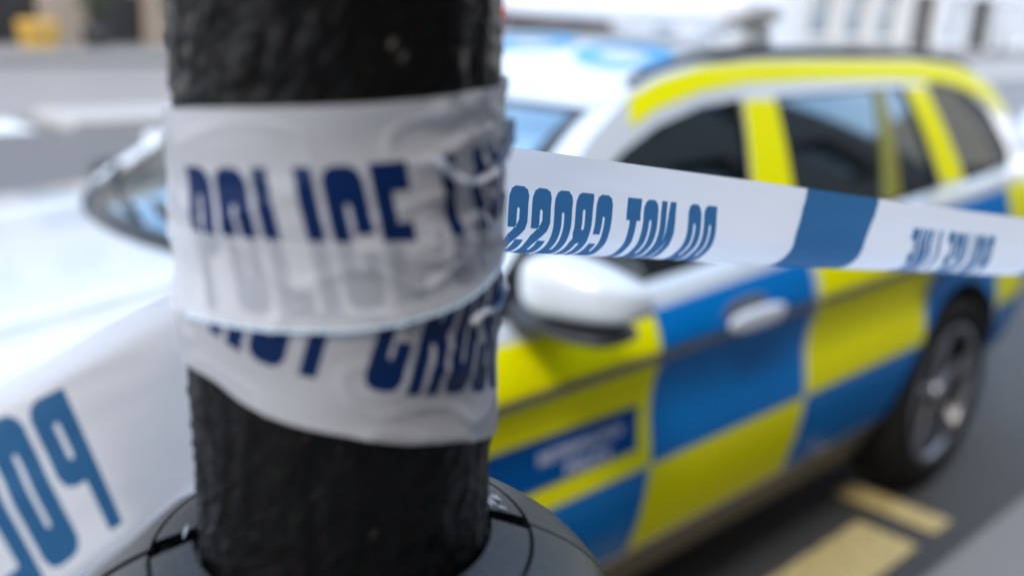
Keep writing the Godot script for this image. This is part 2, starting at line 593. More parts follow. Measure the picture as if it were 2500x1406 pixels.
func build_far_side() -> void:
	terrace_house("town_house", "beige house with dark doorways behind the yellow box, left of the lamp column", 1.2, 12.0, FACADE, 1.0, 10.0, M.beige_wall, [[2.3, 1.0, 0.9], [4.25, 1.15, 0.0], [6.35, 1.25, 0.0], [8.5, 1.0, 0.9], [10.6, 1.0, 0.9]], M.dark_wood, M.pane)
	terrace_house("town_house", "brown brick house across the road, glimpsed under the police car's light bar", 12.04, 22.0, FACADE, 1.0, 10.0, M.brick_wall, bays_between(12.04, 22.0, 2.3, 1.1, 0.9), M.dark_wood, M.pane)
	terrace_house("shop_building", "white rendered building seen over the police car's light bar", 22.04, 33.0, FACADE, 1.0, 10.0, M.white_wall, bays_between(22.04, 33.0, 2.6, 1.6, 0.6), M.dark_wood, M.sky_pane)
	terrace_house("shop_building", "cream building with large pale windows above the car's roof", 33.04, 45.5, FACADE, 1.0, 10.0, M.cream_wall, [[34.8, 1.9, 0.5], [37.6, 1.9, 0.5], [40.4, 1.9, 0.5], [43.9, 2.4, 0.0]], M.dark_wood, M.sky_pane)
	terrace_house("shop_building", "pale blue-white building with dark doorway at the photo's top right", 45.54, 62.0, FACADE, 1.0, 10.0, M.white_wall, [[47.3, 1.6, 0.4], [50.4, 3.2, 0.0], [53.6, 1.7, 0.4], [56.2, 1.7, 0.4], [59.4, 1.7, 0.4]], M.dark_wood, M.sky_pane)
	# a yellow grit bin with a sloping lid
	var at := Vector3(4.40, 0.12, FACADE + 0.9)
	var bin := thing("grit_bin", "yellow box standing by a dark doorway across the road", "grit bin", at)
	var ym := mat(lin(0.62, 0.36, 0.06), 0.6)
	var st := starter()
	var b := [Vector3(-0.30, 0.0, -0.22), Vector3(0.30, 0.0, -0.22), Vector3(0.30, 0.0, 0.22), Vector3(-0.30, 0.0, 0.22)]
	var t := [Vector3(-0.37, 0.46, -0.28), Vector3(0.37, 0.46, -0.28), Vector3(0.37, 0.46, 0.28), Vector3(-0.37, 0.46, 0.28)]
	st.set_smooth_group(-1)
	for i in 4:
		var j := (i + 1) % 4
		add_quad(st, b[i], b[j], t[j], t[i], (b[i] + b[j]))
	add_quad(st, b[0], b[1], b[2], b[3], Vector3.DOWN)
	placed("tub", finish(st, false), ym, bin, Vector3.ZERO)
	var lid := pebble(Vector3(0, 0.50, 0), Vector3(0.41, 0.11, 0.32), 5.0)
	placed("lid", lid, ym, bin, Vector3.ZERO)
	bin.scale = Vector3.ONE * 0.82
	placed("hasp", box(Vector3(0.06, 0.10, 0.02), 0.004, Vector3(0, 0.43, 0.325)), M.silver, bin, Vector3.ZERO)
	# clipped shrubs in dark tubs before the facade
	for d in [[5.55, "dark green shrub in a tub just right of the yellow box"], [7.35, "dark green shrub in a tub nearer the lamp column"]]:
		var s := thing("tub_shrub", d[1], "shrub", Vector3(d[0], 0.12, FACADE + 0.7), "shrubs in tubs across the road")
		placed("tub", lathe([Vector2(0.001, 0), Vector2(0.2, 0), Vector2(0.27, 0.42), Vector2(0.24, 0.42), Vector2(0.22, 0.36), Vector2(0.001, 0.36)], Vector3.ZERO, Vector3.UP, 24), M.dark_wood, s, Vector3.ZERO)
		placed("stem", tube([Vector3(0, 0.3, 0), Vector3(0.02, 0.7, 0), Vector3(0, 1.2, 0.02)], 0.025), M.dark_wood, s, Vector3.ZERO)
		var leaf := starter()
		for k in 900:
			var p := Vector3(rng.randfn(), rng.randfn(), rng.randfn()).normalized() * pow(rng.randf(), 0.4) * Vector3(0.42, 0.62, 0.40)
			p += Vector3(0, 1.05, 0)
			var a := Vector3(rng.randfn(), rng.randfn(), rng.randfn()).normalized() * 0.06
			var c := Vector3(rng.randfn(), rng.randfn(), rng.randfn()).normalized() * 0.03
			add_tri(leaf, p - a, p + c, p + a, Vector3.UP)
		placed("foliage", finish(leaf, false), mat(lin(0.05, 0.07, 0.035), 0.7), s, Vector3.ZERO)
	# slim bollards on the far pavement
	for d in [[38.6, "black bollard above the police car's roof rail"], [46.3, "black bollard at the photo's top right, left of the doorway"]]:
		var s := thing("bollard", d[1], "bollard", Vector3(d[0], 0.12, FAR_KERB - 0.8), "black bollards on the far pavement")
		placed("shaft", lathe([Vector2(0.001, 0), Vector2(0.14, 0), Vector2(0.14, 0.12), Vector2(0.09, 0.16), Vector2(0.075, 0.86), Vector2(0.09, 0.88), Vector2(0.09, 0.92), Vector2(0.06, 1.0), Vector2(0.001, 1.03)], Vector3.ZERO, Vector3.UP, 20), M.black, s, Vector3.ZERO)
		placed("band", lathe([Vector2(0.085, 0.70), Vector2(0.087, 0.71), Vector2(0.086, 0.79), Vector2(0.084, 0.80)], Vector3.ZERO, Vector3.UP, 20), M.white_paint, s, Vector3.ZERO)

func build_near_building() -> void:
	terrace_house("town_house", "tall brick house on the near pavement, mirrored dark in the car's front side window", -14.0, 12.0, KERB_Z + 4.4, -1.0, 10.0, M.brick_wall, bays_between(-14.0, 12.0, 2.8, 1.3, 0.9), M.dark_wood, M.pane)
	terrace_house("town_house", "low brick house on the near pavement, mirrored in the rear door's glass", 12.04, 25.0, KERB_Z + 4.4, -1.0, 4.0, M.brick_wall, bays_between(12.04, 25.0, 2.8, 1.3, 0.9), M.dark_wood, M.pane)
	terrace_house("town_house", "beige house on the near pavement, mirrored in the car's rearmost side window", 25.04, 48.0, KERB_Z + 4.4, -1.0, 10.0, M.beige_wall, bays_between(25.04, 48.0, 2.8, 1.3, 0.9), M.dark_wood, M.pane)

# ---------------------------------------------------------------- the police car

const BELT := [[-1.0, 1.01], [-0.47, 1.0], [0.36, 0.972], [0.95, 0.945], [1.5, 0.918], [2.1, 0.905], [2.8, 0.87], [3.5, 0.77]]
const PLAN := [[-1.05, 0.30], [-0.95, 0.17], [-0.7, 0.07], [-0.4, 0.02], [0.0, 0.0], [2.5, 0.0], [2.9, 0.02], [3.2, 0.07], [3.45, 0.16], [3.6, 0.33]]
const FLANK := [[0.18, 0.775], [0.25, 0.815], [0.33, 0.848], [0.42, 0.876], [0.52, 0.893], [0.60, 0.893], [0.68, 0.880], [0.755, 0.886], [0.79, 0.898], [0.80, 0.900]]
const CREST := [[-0.95, 1.27], [-0.8, 1.315], [-0.3, 1.372], [0.2, 1.392], [0.6, 1.397], [0.9, 1.387], [1.1, 1.355], [1.3, 1.305], [1.52, 1.245]]
const BONNET := [[1.9, 0.985], [2.3, 0.957], [2.8, 0.905], [3.2, 0.845], [3.45, 0.775], [3.56, 0.70]]

func belt(a: float) -> float:
	return table(a, BELT)

func flank(a: float, z: float) -> float:
	var y: float
	if z > 0.8:
		var t := (z - 0.8) / maxf(belt(a) - 0.8, 0.02)
		y = 0.9 - 0.012 * t - 0.043 * t * t
	else:
		y = table(z, FLANK)
	return y - table(a, PLAN)

func glasshouse(a: float, z: float) -> float:
	var d := z - belt(a)
	return 0.80 - 0.42 * d - 0.36 * d * d - table(a, PLAN) * 0.9

func roof_z(a: float, b: float) -> float:
	return table(a, CREST) - 0.03 * pow(absf(b) / 0.56, 2.4)

func bonnet_z(a: float, b: float) -> float:
	var q := absf(b)
	return table(a, BONNET) - 0.05 * pow(q / 0.74, 2.2) + 0.010 * smoothstep(0.34, 0.40, q)

func screen(s: float, t: float, lift := 0.0) -> Vector3:
	var p0 := Vector3(2.26 - 0.32 * s * s, 0.745 * s, 0.968 - 0.014 * s * s)
	var a1 := 1.505 - 0.085 * s * s
	var p1 := Vector3(a1, 0.525 * s, roof_z(a1, 0.525 * s) - 0.004)
	var p := p0.lerp(p1, t)
	p += Vector3(0.5, 0.0, 0.86) * (0.035 * (4 * t * (1 - t)) + lift)
	return car_point(p.x, p.y, p.z)

func tail_x(b: float, z: float) -> float:
	return table(z, [[0.2, -0.98], [0.35, -1.04], [0.6, -1.05], [0.95, -1.02], [1.05, -0.985], [1.28, -0.86]]) + 0.24 * pow(absf(b) / 0.8, 3.0)

func nose_x(b: float, z: float) -> float:
	return table(z, [[0.18, 3.44], [0.3, 3.55], [0.5, 3.585], [0.68, 3.56], [0.78, 3.46]]) - 0.30 * pow(absf(b) / 0.8, 2.6)

func pv(pts: Array) -> PackedVector2Array:
	var out := PackedVector2Array()
	for q in pts:
		out.append(Vector2(q[0], q[1]))
	return out

func arch_cut(poly: PackedVector2Array, c: Vector2, r: float) -> PackedVector2Array:
	var best := PackedVector2Array()
	for piece in Geometry2D.clip_polygons(poly, ring_poly(c, r, r, 48)):
		if piece.size() > best.size():
			best = piece
	return best

func belt_line(a0: float, a1: float, n: int, dz := 0.0) -> Array:
	var out := []
	for i in n + 1:
		var a := lerpf(a0, a1, float(i) / n)
		out.append([a, belt(a) + dz])
	return out

func build_police_car() -> void:
	var car := thing("police_car", "white estate police car in yellow and blue squares, parked beside the lamp column", "car", Vector3(-1.4, 0.0, 0.0))
	var up := Vector3.UP
	# outlines of the flank's panels, as (forward, up)
	var wing := arch_cut(pv([[2.122, 0.33], [3.42, 0.33], [3.42, 0.70]] + belt_line(3.40, 2.122, 10)), Vector2(2.81, 0.325), 0.375)
	var front_door := pv([[0.966, 0.332], [2.114, 0.332]] + belt_line(2.114, 0.966, 10))
	var rear_door := pv([[0.958, 0.332], [0.958, 0.5]] + belt_line(0.958, 0.10, 8) + [[0.13, 0.86], [0.22, 0.74], [0.33, 0.60], [0.392, 0.45], [0.40, 0.332]])
	var quarter := arch_cut(pv([[0.392, 0.332], [0.384, 0.45], [0.322, 0.60], [0.212, 0.74], [0.122, 0.86]] + belt_line(0.092, -0.94, 9) + [[-0.94, 0.36]]), Vector2(0.0, 0.325), 0.375)
	var window_front := pv([[1.88, 0.925], [1.80, 1.00], [1.65, 1.095], [1.474, 1.174], [1.33, 1.219], [1.148, 1.254], [0.976, 1.266], [1.015, 1.18], [1.057, 1.09], [1.10, 0.945]] + belt_line(1.12, 1.84, 5, 0.006))
	var window_rear := pv([[0.827, 1.267], [0.688, 1.271], [0.40, 1.275], [0.117, 1.276], [0.10, 1.14], [0.088, 0.995]] + belt_line(0.12, 0.90, 5, 0.006) + [[0.915, 0.955], [0.884, 1.07]])
	var window_load := pv([[-0.03, 1.283], [-0.118, 1.285], [-0.34, 1.251], [-0.475, 1.187], [-0.573, 1.048], [-0.53, 1.008]] + belt_line(-0.5, -0.09, 4, 0.006))
	var shoulder := [[2.03, 0.912], [1.87, 1.02], [1.70, 1.125], [1.55, 1.210], [1.391, 1.283], [1.263, 1.317], [1.08, 1.344], [0.844, 1.355], [0.475, 1.356], [-0.046, 1.353], [-0.371, 1.334], [-0.62, 1.262], [-0.80, 1.15], [-0.90, 1.02]]
	var frame_out := shoulder.duplicate()
	frame_out.append_array(belt_line(-0.88, 2.0, 14, 0.0))
	var frame_poly := pv(frame_out)
	# squares of the livery
	var squares := [
		["yellow", pv([[1.588, 0.564], [2.112, 0.564], [2.112, 0.898], [1.588, 0.892]])],
		["blue", pv([[0.972, 0.564], [1.584, 0.564], [1.584, 0.890], [0.985, 0.915]])],
		["yellow", pv([[1.584, 0.345], [0.962, 0.345], [0.962, 0.559], [1.584, 0.559]])],
		["blue", pv([[2.112, 0.345], [1.588, 0.345], [1.588, 0.559], [2.112, 0.559]])],
		["yellow", pv([[0.952, 0.564], [0.285, 0.564], [0.285, 0.94], [0.952, 0.918]])],
		["blue", pv([[0.952, 0.345], [0.36, 0.345], [0.285, 0.559], [0.952, 0.559]])],
		["blue", pv([[0.275, 0.564], [-0.30, 0.564], [-0.30, 0.965], [0.275, 0.945]])],
		["yellow", pv([[-0.31, 0.564], [-0.93, 0.564], [-0.93, 0.975], [-0.31, 0.968]])],
		["blue", pv([[-0.35, 0.38], [-0.93, 0.38], [-0.93, 0.559], [-0.35, 0.559]])],
		["yellow", pv([[2.124, 0.345], [3.3, 0.345], [3.3, 0.559], [2.124, 0.559]])],
		["blue", pv([[2.124, 0.564], [3.3, 0.564], [3.3, 0.74], [2.124, 0.86]])],
	]
	for side in [1.0, -1.0]:
		var out_dir := Vector3(0, 0, side)
		var on_flank := func(lift: float) -> Callable:
			return func(a: float, z: float) -> Vector3: return car_point(a, side * (flank(a, z) + lift), z)
		var on_glass := func(lift: float) -> Callable:
			return func(a: float, z: float) -> Vector3: return car_point(a, side * (glasshouse(a, z) + lift), z)
		var panels := []
		for d in [["front_wing", wing], ["front_door", front_door], ["rear_door", rear_door], ["rear_quarter", quarter]]:
			panels.append([part(d[0], patch(d[1], on_flank.call(0.0), 0.05, out_dir, 0.02), M.white, car), d[1]])
		for sq in squares:
			for pn in panels:
				for piece in Geometry2D.intersect_polygons(sq[1], pn[1]):
					if piece.size() > 2:
						part(sq[0] + "_square", patch(piece, on_flank.call(0.0025), 0.04, out_dir, 0.002), M[sq[0]], pn[0])
		# the grey rubbing line along the crease
		for d in [[2.11, 0.97, 1], [0.955, 0.15, 2]]:
			var row_a := []
			var row_b := []
			for i in 25:
				var a := lerpf(d[0], d[1], i / 24.0)
				var zc := 0.804 + 0.012 * (2.1 - a) / 2.0
				row_a.append(car_point(a, side * (flank(a, zc - 0.012) + 0.006), zc - 0.012))
				row_b.append(car_point(a, side * (flank(a, zc + 0.008) + 0.008), zc + 0.008))
			part("rubbing_strip", ruled(row_a, row_b, 1, out_dir), M.sill, panels[d[2]][0])
		# door handles
		for d in [[1.275, 1], [0.33, 2]]:
			var zc := 0.835
			var y := flank(d[0], zc)
			var cup := pebble(car_point(d[0], side * (y - 0.002), zc), Vector3(0.090, 0.040, 0.010), 2.4)
			var hd := part("handle_cup", cup, M.sill, panels[d[1]][0])  # dark grey stands in for the shade inside the handle recess
			part("door_handle", pebble(car_point(d[0] - 0.005, side * (y + 0.028), zc - 0.004), Vector3(0.11, 0.024, 0.014), 2.6), M.silver, panels[d[1]][0])
			hd.set_meta("label", "rounded cup behind the door handle, recess shade put in as dark grey")
		# sill and arch lips
		var sill := pv([[0.40, 0.19], [2.42, 0.19], [2.42, 0.326], [0.385, 0.326]])
		part("sill", patch(sill, on_flank.call(-0.004), 0.05, out_dir, 0.03), M.sill, car)
		for c in [0.0, 2.81]:
			var lip := []
			var lip2 := []
			for i in 33:
				var w := deg_to_rad(-8.0 + 196.0 * i / 32.0)
				for k in 2:
					var rr: float = [0.376, 0.352][k]
					var a: float = c + cos(w) * rr
					var z := 0.325 + sin(w) * rr
					var y: float = flank(clampf(a, -0.9, 3.4), clampf(z, 0.25, 0.79)) + [0.002, -0.03][k]
					[lip, lip2][k].append(car_point(a, side * y, z))
			part("wheel_arch", ruled(lip, lip2, 1, out_dir), M.black, car)
			var inner := []
			var deeper := []
			for p in lip2:
				inner.append(p)
				deeper.append(Vector3(p.x, p.y, side * 0.50))
			part("arch_liner", ruled(inner, deeper, 1, -up), M.black, car)
		# wheels
		for c in [0.0, 2.81]:
			wheel(car, car_point(c, side * 0.775, 0.325), side)
		# ledge under the side windows, frame, windows
		var l0 := []
		var l1 := []
		for i in 31:
			var a := lerpf(2.06, -0.92, i / 30.0)
			l0.append(car_point(a, side * flank(a, belt(a)), belt(a)))
			l1.append(car_point(a, side * (glasshouse(a, belt(a)) - 0.004), belt(a) + 0.004))
		part("belt_moulding", ruled(l0, l1, 2, up), M.white, car)
		var pieces := [frame_poly]
		for w in [window_front, window_rear, window_load]:
			var next := []
			for q in pieces:
				for r in cut_hole(q, w):
					next.append(r)
			pieces = next
		var frame_st := SurfaceTool.new()
		frame_st.begin(Mesh.PRIMITIVE_TRIANGLES)
		for q in pieces:
			frame_st.append_from(patch(q, on_glass.call(0.0), 0.05, out_dir), 0, Transform3D.IDENTITY)
		var frame := part("window_frame", frame_st.commit(), M.white, car)
		part("front_window", patch(window_front, on_glass.call(-0.012), 0.06, out_dir), M.glass, car)
		part("rear_window", patch(window_rear, on_glass.call(-0.012), 0.06, out_dir), M.glass, car)
		part("load_window", patch(window_load, on_glass.call(-0.008), 0.06, out_dir), M.glass, car)
		part("window_divider", patch(pv([[0.285, 1.272], [0.238, 1.272], [0.345, 0.985], [0.435, 0.985]]), on_glass.call(-0.004), 0.05, out_dir, 0.01), mat(lin(0.22, 0.21, 0.02), 0.3), car, "olive yellow bar dividing the rear door's glass")
		part("mirror_sail", patch(pv([[2.03, 0.916], [1.80, 0.926], [1.68, 1.062], [1.84, 1.036]]), on_glass.call(0.004), 0.04, out_dir, 0.006), M.black, car)
		# yellow vinyl on the frame
		var band := pv([[1.391, 1.279], [1.263, 1.313], [1.08, 1.340], [0.844, 1.351], [0.475, 1.352], [-0.046, 1.349], [-0.371, 1.330], [-0.60, 1.262], [-0.74, 1.175], [-0.68, 1.15], [-0.56, 1.19], [-0.42, 1.238], [-0.202, 1.282], [0.159, 1.299], [0.635, 1.303], [0.936, 1.300], [1.124, 1.286], [1.307, 1.254], [1.425, 1.219]])
		part("yellow_band", patch(band, on_glass.call(0.0025), 0.04, out_dir), M.yellow, frame)
		part("yellow_pillar", patch(pv([[0.970, 1.262], [0.833, 1.262], [0.888, 1.07], [0.918, 0.962], [1.092, 0.955], [1.051, 1.09], [1.010, 1.18]]), on_glass.call(0.0025), 0.04, out_dir), M.yellow, frame)
		part("yellow_pillar", patch(pv([[0.110, 1.272], [-0.022, 1.278], [-0.080, 1.0], [0.080, 1.0]]), on_glass.call(0.0025), 0.04, out_dir), M.yellow, frame)
		# A pillar, cant rail: from the windscreen's and the roof's edge to the shoulder
		var edge := []
		var sh := []
		for i in 15:
			var t := i / 14.0
			edge.append(screen(side, t))
			var q := polyline(shoulder.slice(0, 5), t)
			sh.append(car_point(q.x, side * glasshouse(q.x, q.y), q.y))
		part("windscreen_pillar", ruled(edge, sh, 4, out_dir + up), M.white, car)
		var trim_a := []
		var trim_b := []
		for i in 15:
			trim_a.append(edge[i] + Vector3(0.004, -0.016, -side * 0.012))
			trim_b.append(sh[i] + Vector3(0.004, -0.006, -side * 0.02))
		part("pillar_trim", ruled(trim_a, trim_b, 2, -out_dir), M.cabin, car)
		edge = []
		sh = []
		for i in 33:
			var t := i / 32.0
			var q := polyline(shoulder.slice(4, 12), t)
			var b := lerpf(0.525, 0.556, smoothstep(0.0, 0.25, t)) - 0.06 * smoothstep(0.7, 1.0, t)
			var a := clampf(q.x, -0.80, 1.42)
			edge.append(car_point(a + 0.03 * (1.0 - t), side * b, roof_z(a + 0.03 * (1.0 - t), b)))
			sh.append(car_point(q.x, side * glasshouse(q.x, q.y), q.y))
		part("roof_side", ruled(edge, sh, 3, out_dir + up), M.white, car)
		var rail := []
		for i in 30:
			var q := polyline(shoulder.slice(4, 12), 0.02 + 0.9 * i / 29.0)
			rail.append(car_point(q.x, side * (glasshouse(q.x, q.y) - 0.022), q.y + 0.012 + 0.008 * sin(PI * i / 29.0)))
		part("roof_rail", tube(rail, 0.013, 8), M.black, car)
		# mirrors
		mirror(car, side)
		# quarter side behind the load window down to the tail
		var qa := []
		var qb := []
		for i in 9:
			var z := lerpf(1.0, 1.26, i / 8.0)
			var a: float = lerpf(-0.88, -0.62, pow(i / 8.0, 0.8))
			qa.append(car_point(a, side * glasshouse(a, z), z))
			var b := lerpf(0.60, 0.47, i / 8.0)
			qb.append(car_point(tail_x(b, z), side * b, z))
		part("rear_pillar", ruled(qa, qb, 3, out_dir), M.white, car)
		var ta := []
		var tb := []
		for i in 12:
			var z := lerpf(0.36, 1.005, i / 11.0)
			ta.append(car_point(-0.935, side * flank(-0.935, z), z))
			tb.append(car_point(tail_x(0.62, z), side * 0.62, z))
		part("rear_corner", ruled(ta, tb, 3, out_dir), M.white, car)
	# roof
	var rp := []
	for i in 13:
		var s := -1.0 + i / 6.0
		rp.append([1.505 - 0.085 * s * s, 0.525 * s])
	for i in 13:
		var t := i / 12.0
		rp.append([lerpf(1.40, -0.80, t), lerpf(0.526, 0.556, smoothstep(0.0, 0.25, t)) - 0.06 * smoothstep(0.7, 1.0, t)])
	rp.append([-0.86, 0.0])
	for i in 13:
		var t := 1.0 - i / 12.0
		rp.append([lerpf(1.40, -0.80, t), -lerpf(0.526, 0.556, smoothstep(0.0, 0.25, t)) + 0.06 * smoothstep(0.7, 1.0, t)])
	var on_roof := func(lift: float) -> Callable:
		return func(a: float, b: float) -> Vector3: return car_point(a, b, roof_z(a, b) + lift)
	var roof := part("roof", patch(pv(rp), on_roof.call(0.0), 0.05, up), M.white, car)
	part("headlining", patch(pv(rp), on_roof.call(-0.03), 0.1, -up), M.cabin, car)
	# roof figures in blue, read from the air
	for d in [[1.085, 0.335, 0.115, 0.140], [1.075, 0.0, 0.105, 0.140]]:
		var c := Vector2(d[0], d[1])
		var outer := ring_poly(c, d[2], d[3], 40)
		var inner := ring_poly(c, d[2] * 0.45, d[3] * 0.56, 40)
		var st := SurfaceTool.new()
		st.begin(Mesh.PRIMITIVE_TRIANGLES)
		for q in cut_hole(outer, inner):
			st.append_from(patch(q, on_roof.call(0.003), 0.03, up), 0, Transform3D.IDENTITY)
		part("roof_figure", st.commit(), M.roof_blue, roof)
	# bonnet
	var bp := []
	for i in 15:
		var b := lerpf(-0.735, 0.735, i / 14.0)
		bp.append([2.286 - 0.32 * pow(b / 0.75, 2.0), b])
	for i in 15:
		var b := lerpf(0.735, -0.735, i / 14.0)
		bp.append([3.44 - 0.22 * pow(absf(b) / 0.75, 2.4), b])
	part("bonnet", patch(pv(bp), func(a: float, b: float) -> Vector3: return car_point(a, b, bonnet_z(a, b)), 0.06, up, 0.02), M.white, car)
	for side in [1.0, -1.0]:
		var w0 := []
		var w1 := []
		for i in 22:
			var a := lerpf(1.99, 3.40, i / 21.0)
			w0.append(car_point(a, side * flank(a, belt(a)), belt(a)))
			var b := minf(0.742, flank(a, belt(a)) - 0.03)
			w1.append(car_point(a, side * b, bonnet_z(a, b)))
		part("wing_top", ruled(w0, w1, 3, up), M.white, car)
	# scuttle, wipers, windscreen
	var s0 := []
	var s1 := []
	for i in 21:
		var s := -1.0 + i / 10.0
		var b := 0.745 * s
		var a := 2.282 - 0.32 * pow(b / 0.75, 2.0)
		s0.append(car_point(a, b, bonnet_z(a, b) - 0.012))
		s1.append(screen(s, 0.02, -0.004))
	part("scuttle", ruled(s0, s1, 2, up), M.black, car)
	var glass := part("windscreen", patch(pv([[-0.985, 0.0], [0.985, 0.0], [0.985, 1.0], [-0.985, 1.0]]), func(s: float, t: float) -> Vector3: return screen(s, t), 0.1, up + Vector3.LEFT), M.screen, car)
	var rim_out := pv([[-1.0, 0.0], [1.0, 0.0], [1.0, 1.0], [-1.0, 1.0]])
	var rim_in := pv([[-0.945, 0.03], [0.945, 0.03], [0.945, 0.965], [-0.945, 0.965]])
	var rim := SurfaceTool.new()
	rim.begin(Mesh.PRIMITIVE_TRIANGLES)
	for q in cut_hole(rim_out, rim_in):
		rim.append_from(patch(q, func(s: float, t: float) -> Vector3: return screen(s, t, 0.002), 0.08, up + Vector3.LEFT), 0, Transform3D.IDENTITY)
	part("windscreen_seal", rim.commit(), M.black, car)
	for d in [[-0.70, -0.05], [-0.02, 0.66]]:
		var wp := []
		for i in 12:
			var s := lerpf(d[0], d[1], i / 11.0)
			wp.append(screen(s, 0.05 + 0.05 * (1.0 - i / 11.0), 0.014))
		part("wiper", tube(wp, 0.009, 6), M.black, car)
	# tail
	var tp := pv([[-0.62, 0.36], [0.62, 0.36], [0.62, 1.0], [0.49, 1.285], [-0.49, 1.285], [-0.62, 1.0]])
	part("tailgate", patch(tp, func(b: float, z: float) -> Vector3: return car_point(tail_x(b, z), b, z), 0.08, Vector3.RIGHT), M.white, car)
	part("rear_screen", patch(pv([[-0.54, 1.03], [0.54, 1.03], [0.45, 1.25], [-0.45, 1.25]]), func(b: float, z: float) -> Vector3: return car_point(tail_x(b, z) - 0.004, b, z), 0.08, Vector3.RIGHT), M.trim, car)
	for s in [1.0, -1.0]:
		part("tail_lamp", patch(pv([[0.42 * s, 0.82], [0.615 * s, 0.82], [0.615 * s, 0.95], [0.44 * s, 0.94]]), func(b: float, z: float) -> Vector3: return car_point(tail_x(b, z) - 0.006, b, z), 0.05, Vector3.RIGHT), M.red_lens, car)
	part("rear_bumper", patch(pv([[-0.61, 0.24], [0.61, 0.24], [0.61, 0.55], [-0.61, 0.55]]), func(b: float, z: float) -> Vector3: return car_point(tail_x(b, z) - 0.02, b, z), 0.08, Vector3.RIGHT, 0.03), M.sill, car)
	# nose
	var on_nose := func(lift: float) -> Callable:
		return func(b: float, z: float) -> Vector3: return car_point(nose_x(b, z) + lift, b, z)
	part("front_bumper", patch(pv([[-0.80, 0.20], [0.80, 0.20], [0.80, 0.70], [0.55, 0.765], [-0.55, 0.765], [-0.80, 0.70]]), on_nose.call(0.0), 0.08, Vector3.LEFT), M.white, car)
	for s in [1.0, -1.0]:
		part("kidney_grille", patch(pv([[0.02 * s, 0.56], [0.26 * s, 0.57], [0.24 * s, 0.72], [0.03 * s, 0.73]]), on_nose.call(0.006), 0.05, Vector3.LEFT), M.black, car)
		part("headlight", patch(pv([[0.33 * s, 0.58], [0.74 * s, 0.61], [0.76 * s, 0.70], [0.32 * s, 0.71]]), on_nose.call(0.006), 0.05, Vector3.LEFT), M.clear, car)
	part("lower_grille", patch(pv([[-0.55, 0.25], [0.55, 0.25], [0.5, 0.42], [-0.5, 0.42]]), on_nose.call(0.006), 0.08, Vector3.LEFT), M.black, car)
	# floor pan, cabin
	part("floor_pan", box(Vector3(4.2, 0.14, 1.36), 0.02, car_point(1.25, 0.0, 0.27)), M.black, car)
	part("engine_bay", box(Vector3(1.0, 0.34, 0.96), 0.02, car_point(2.75, 0.0, 0.53)), M.black, car)
	part("dashboard", pebble(car_point(1.88, 0.0, 0.80), Vector3(0.24, 0.13, 0.68), 4.0), M.cabin, car)
	for d in [[1.15, 0.36], [1.15, -0.36]]:
		var seat := part("front_seat", pebble(car_point(d[0] + 0.1, d[1], 0.52), Vector3(0.27, 0.10, 0.25), 3.5), M.cloth, car)
		part("backrest", pebble(car_point(d[0] - 0.17, d[1], 0.80), Vector3(0.09, 0.33, 0.24), 3.2, Basis(Vector3(0, 0, 1), -0.28)), M.cloth, seat)
		part("headrest", pebble(car_point(d[0] - 0.28, d[1], 1.15), Vector3(0.05, 0.09, 0.13), 3.0), M.cloth, seat)
	part("rear_bench", pebble(car_point(0.30, 0.0, 0.52), Vector3(0.27, 0.12, 0.66), 4.0), M.cloth, car)
	part("rear_backrest", pebble(car_point(0.02, 0.0, 0.80), Vector3(0.09, 0.30, 0.66), 4.0, Basis(Vector3(0, 0, 1), -0.25)), M.cloth, car)
	part("load_cover", box(Vector3(0.75, 0.02, 1.2), 0.005, car_point(-0.45, 0.0, 0.93)), M.cabin, car)
	var wheel_ring := []
	for i in 25:
		var w := TAU * i / 24.0
		wheel_ring.append(car_point(1.60 + 0.06 * sin(w), -0.36 + 0.18 * cos(w), 0.86 + 0.17 * sin(w)))
	part("steering_wheel", tube(wheel_ring, 0.014, 8), M.cabin, car)
	# name plate on the front door
	var flank_l := func(lift: float) -> Callable:
		return func(a: float, z: float) -> Vector3: return car_point(a, flank(a, z) + lift, z)
	var plate := part("name_plate", patch(pv([[2.08, 0.612], [1.632, 0.612], [1.625, 0.704], [2.08, 0.712]]), flank_l.call(0.005), 0.04, Vector3.BACK), M.navy, car)
	for d in [["METROPOLITAN", 0.668, 1.80, 0.00033], ["POLICE", 0.632, 1.785, 0.00040]]:
		var tm := TextMesh.new()
		tm.text = d[0]
		var f := SystemFont.new()
		f.font_names = PackedStringArray(["Droid Sans"])
		f.font_weight = 700
		tm.font = f
		tm.font_size = 96
		tm.pixel_size = d[3]
		tm.depth = 0.002
		var tx := part("lettering", tm, M.pale_text, plate)
		tx.position = car_point(d[2], flank(d[2], d[1]) + 0.0085, d[1])
		tx.rotation.x = -0.06
	# light bar across the roof
	var bar := part("light_bar", pebble(car_point(0.80, 0.0, 1.475), Vector3(0.135, 0.040, 0.575), 5.0, Basis.IDENTITY, 40, 16), M.lens_white, car)
	part("bar_base", pebble(car_point(0.80, 0.0, 1.436), Vector3(0.12, 0.010, 0.55), 6.0), M.silver, bar)
	for s in [1.0, -1.0]:
		part("bar_foot", pebble(car_point(0.80, s * 0.50, 1.405), Vector3(0.08, 0.034, 0.06), 4.0), M.white, bar)
	for k in 4:
		part("blue_lens", pebble(car_point(0.80, -0.48 + 0.32 * k, 1.478), Vector3(0.12, 0.045, 0.05), 5.0), M.lens_white, bar)
	part("red_lens", pebble(car_point(0.94, -0.30, 1.425), Vector3(0.012, 0.022, 0.022), 3.0), M.red_lens, bar)

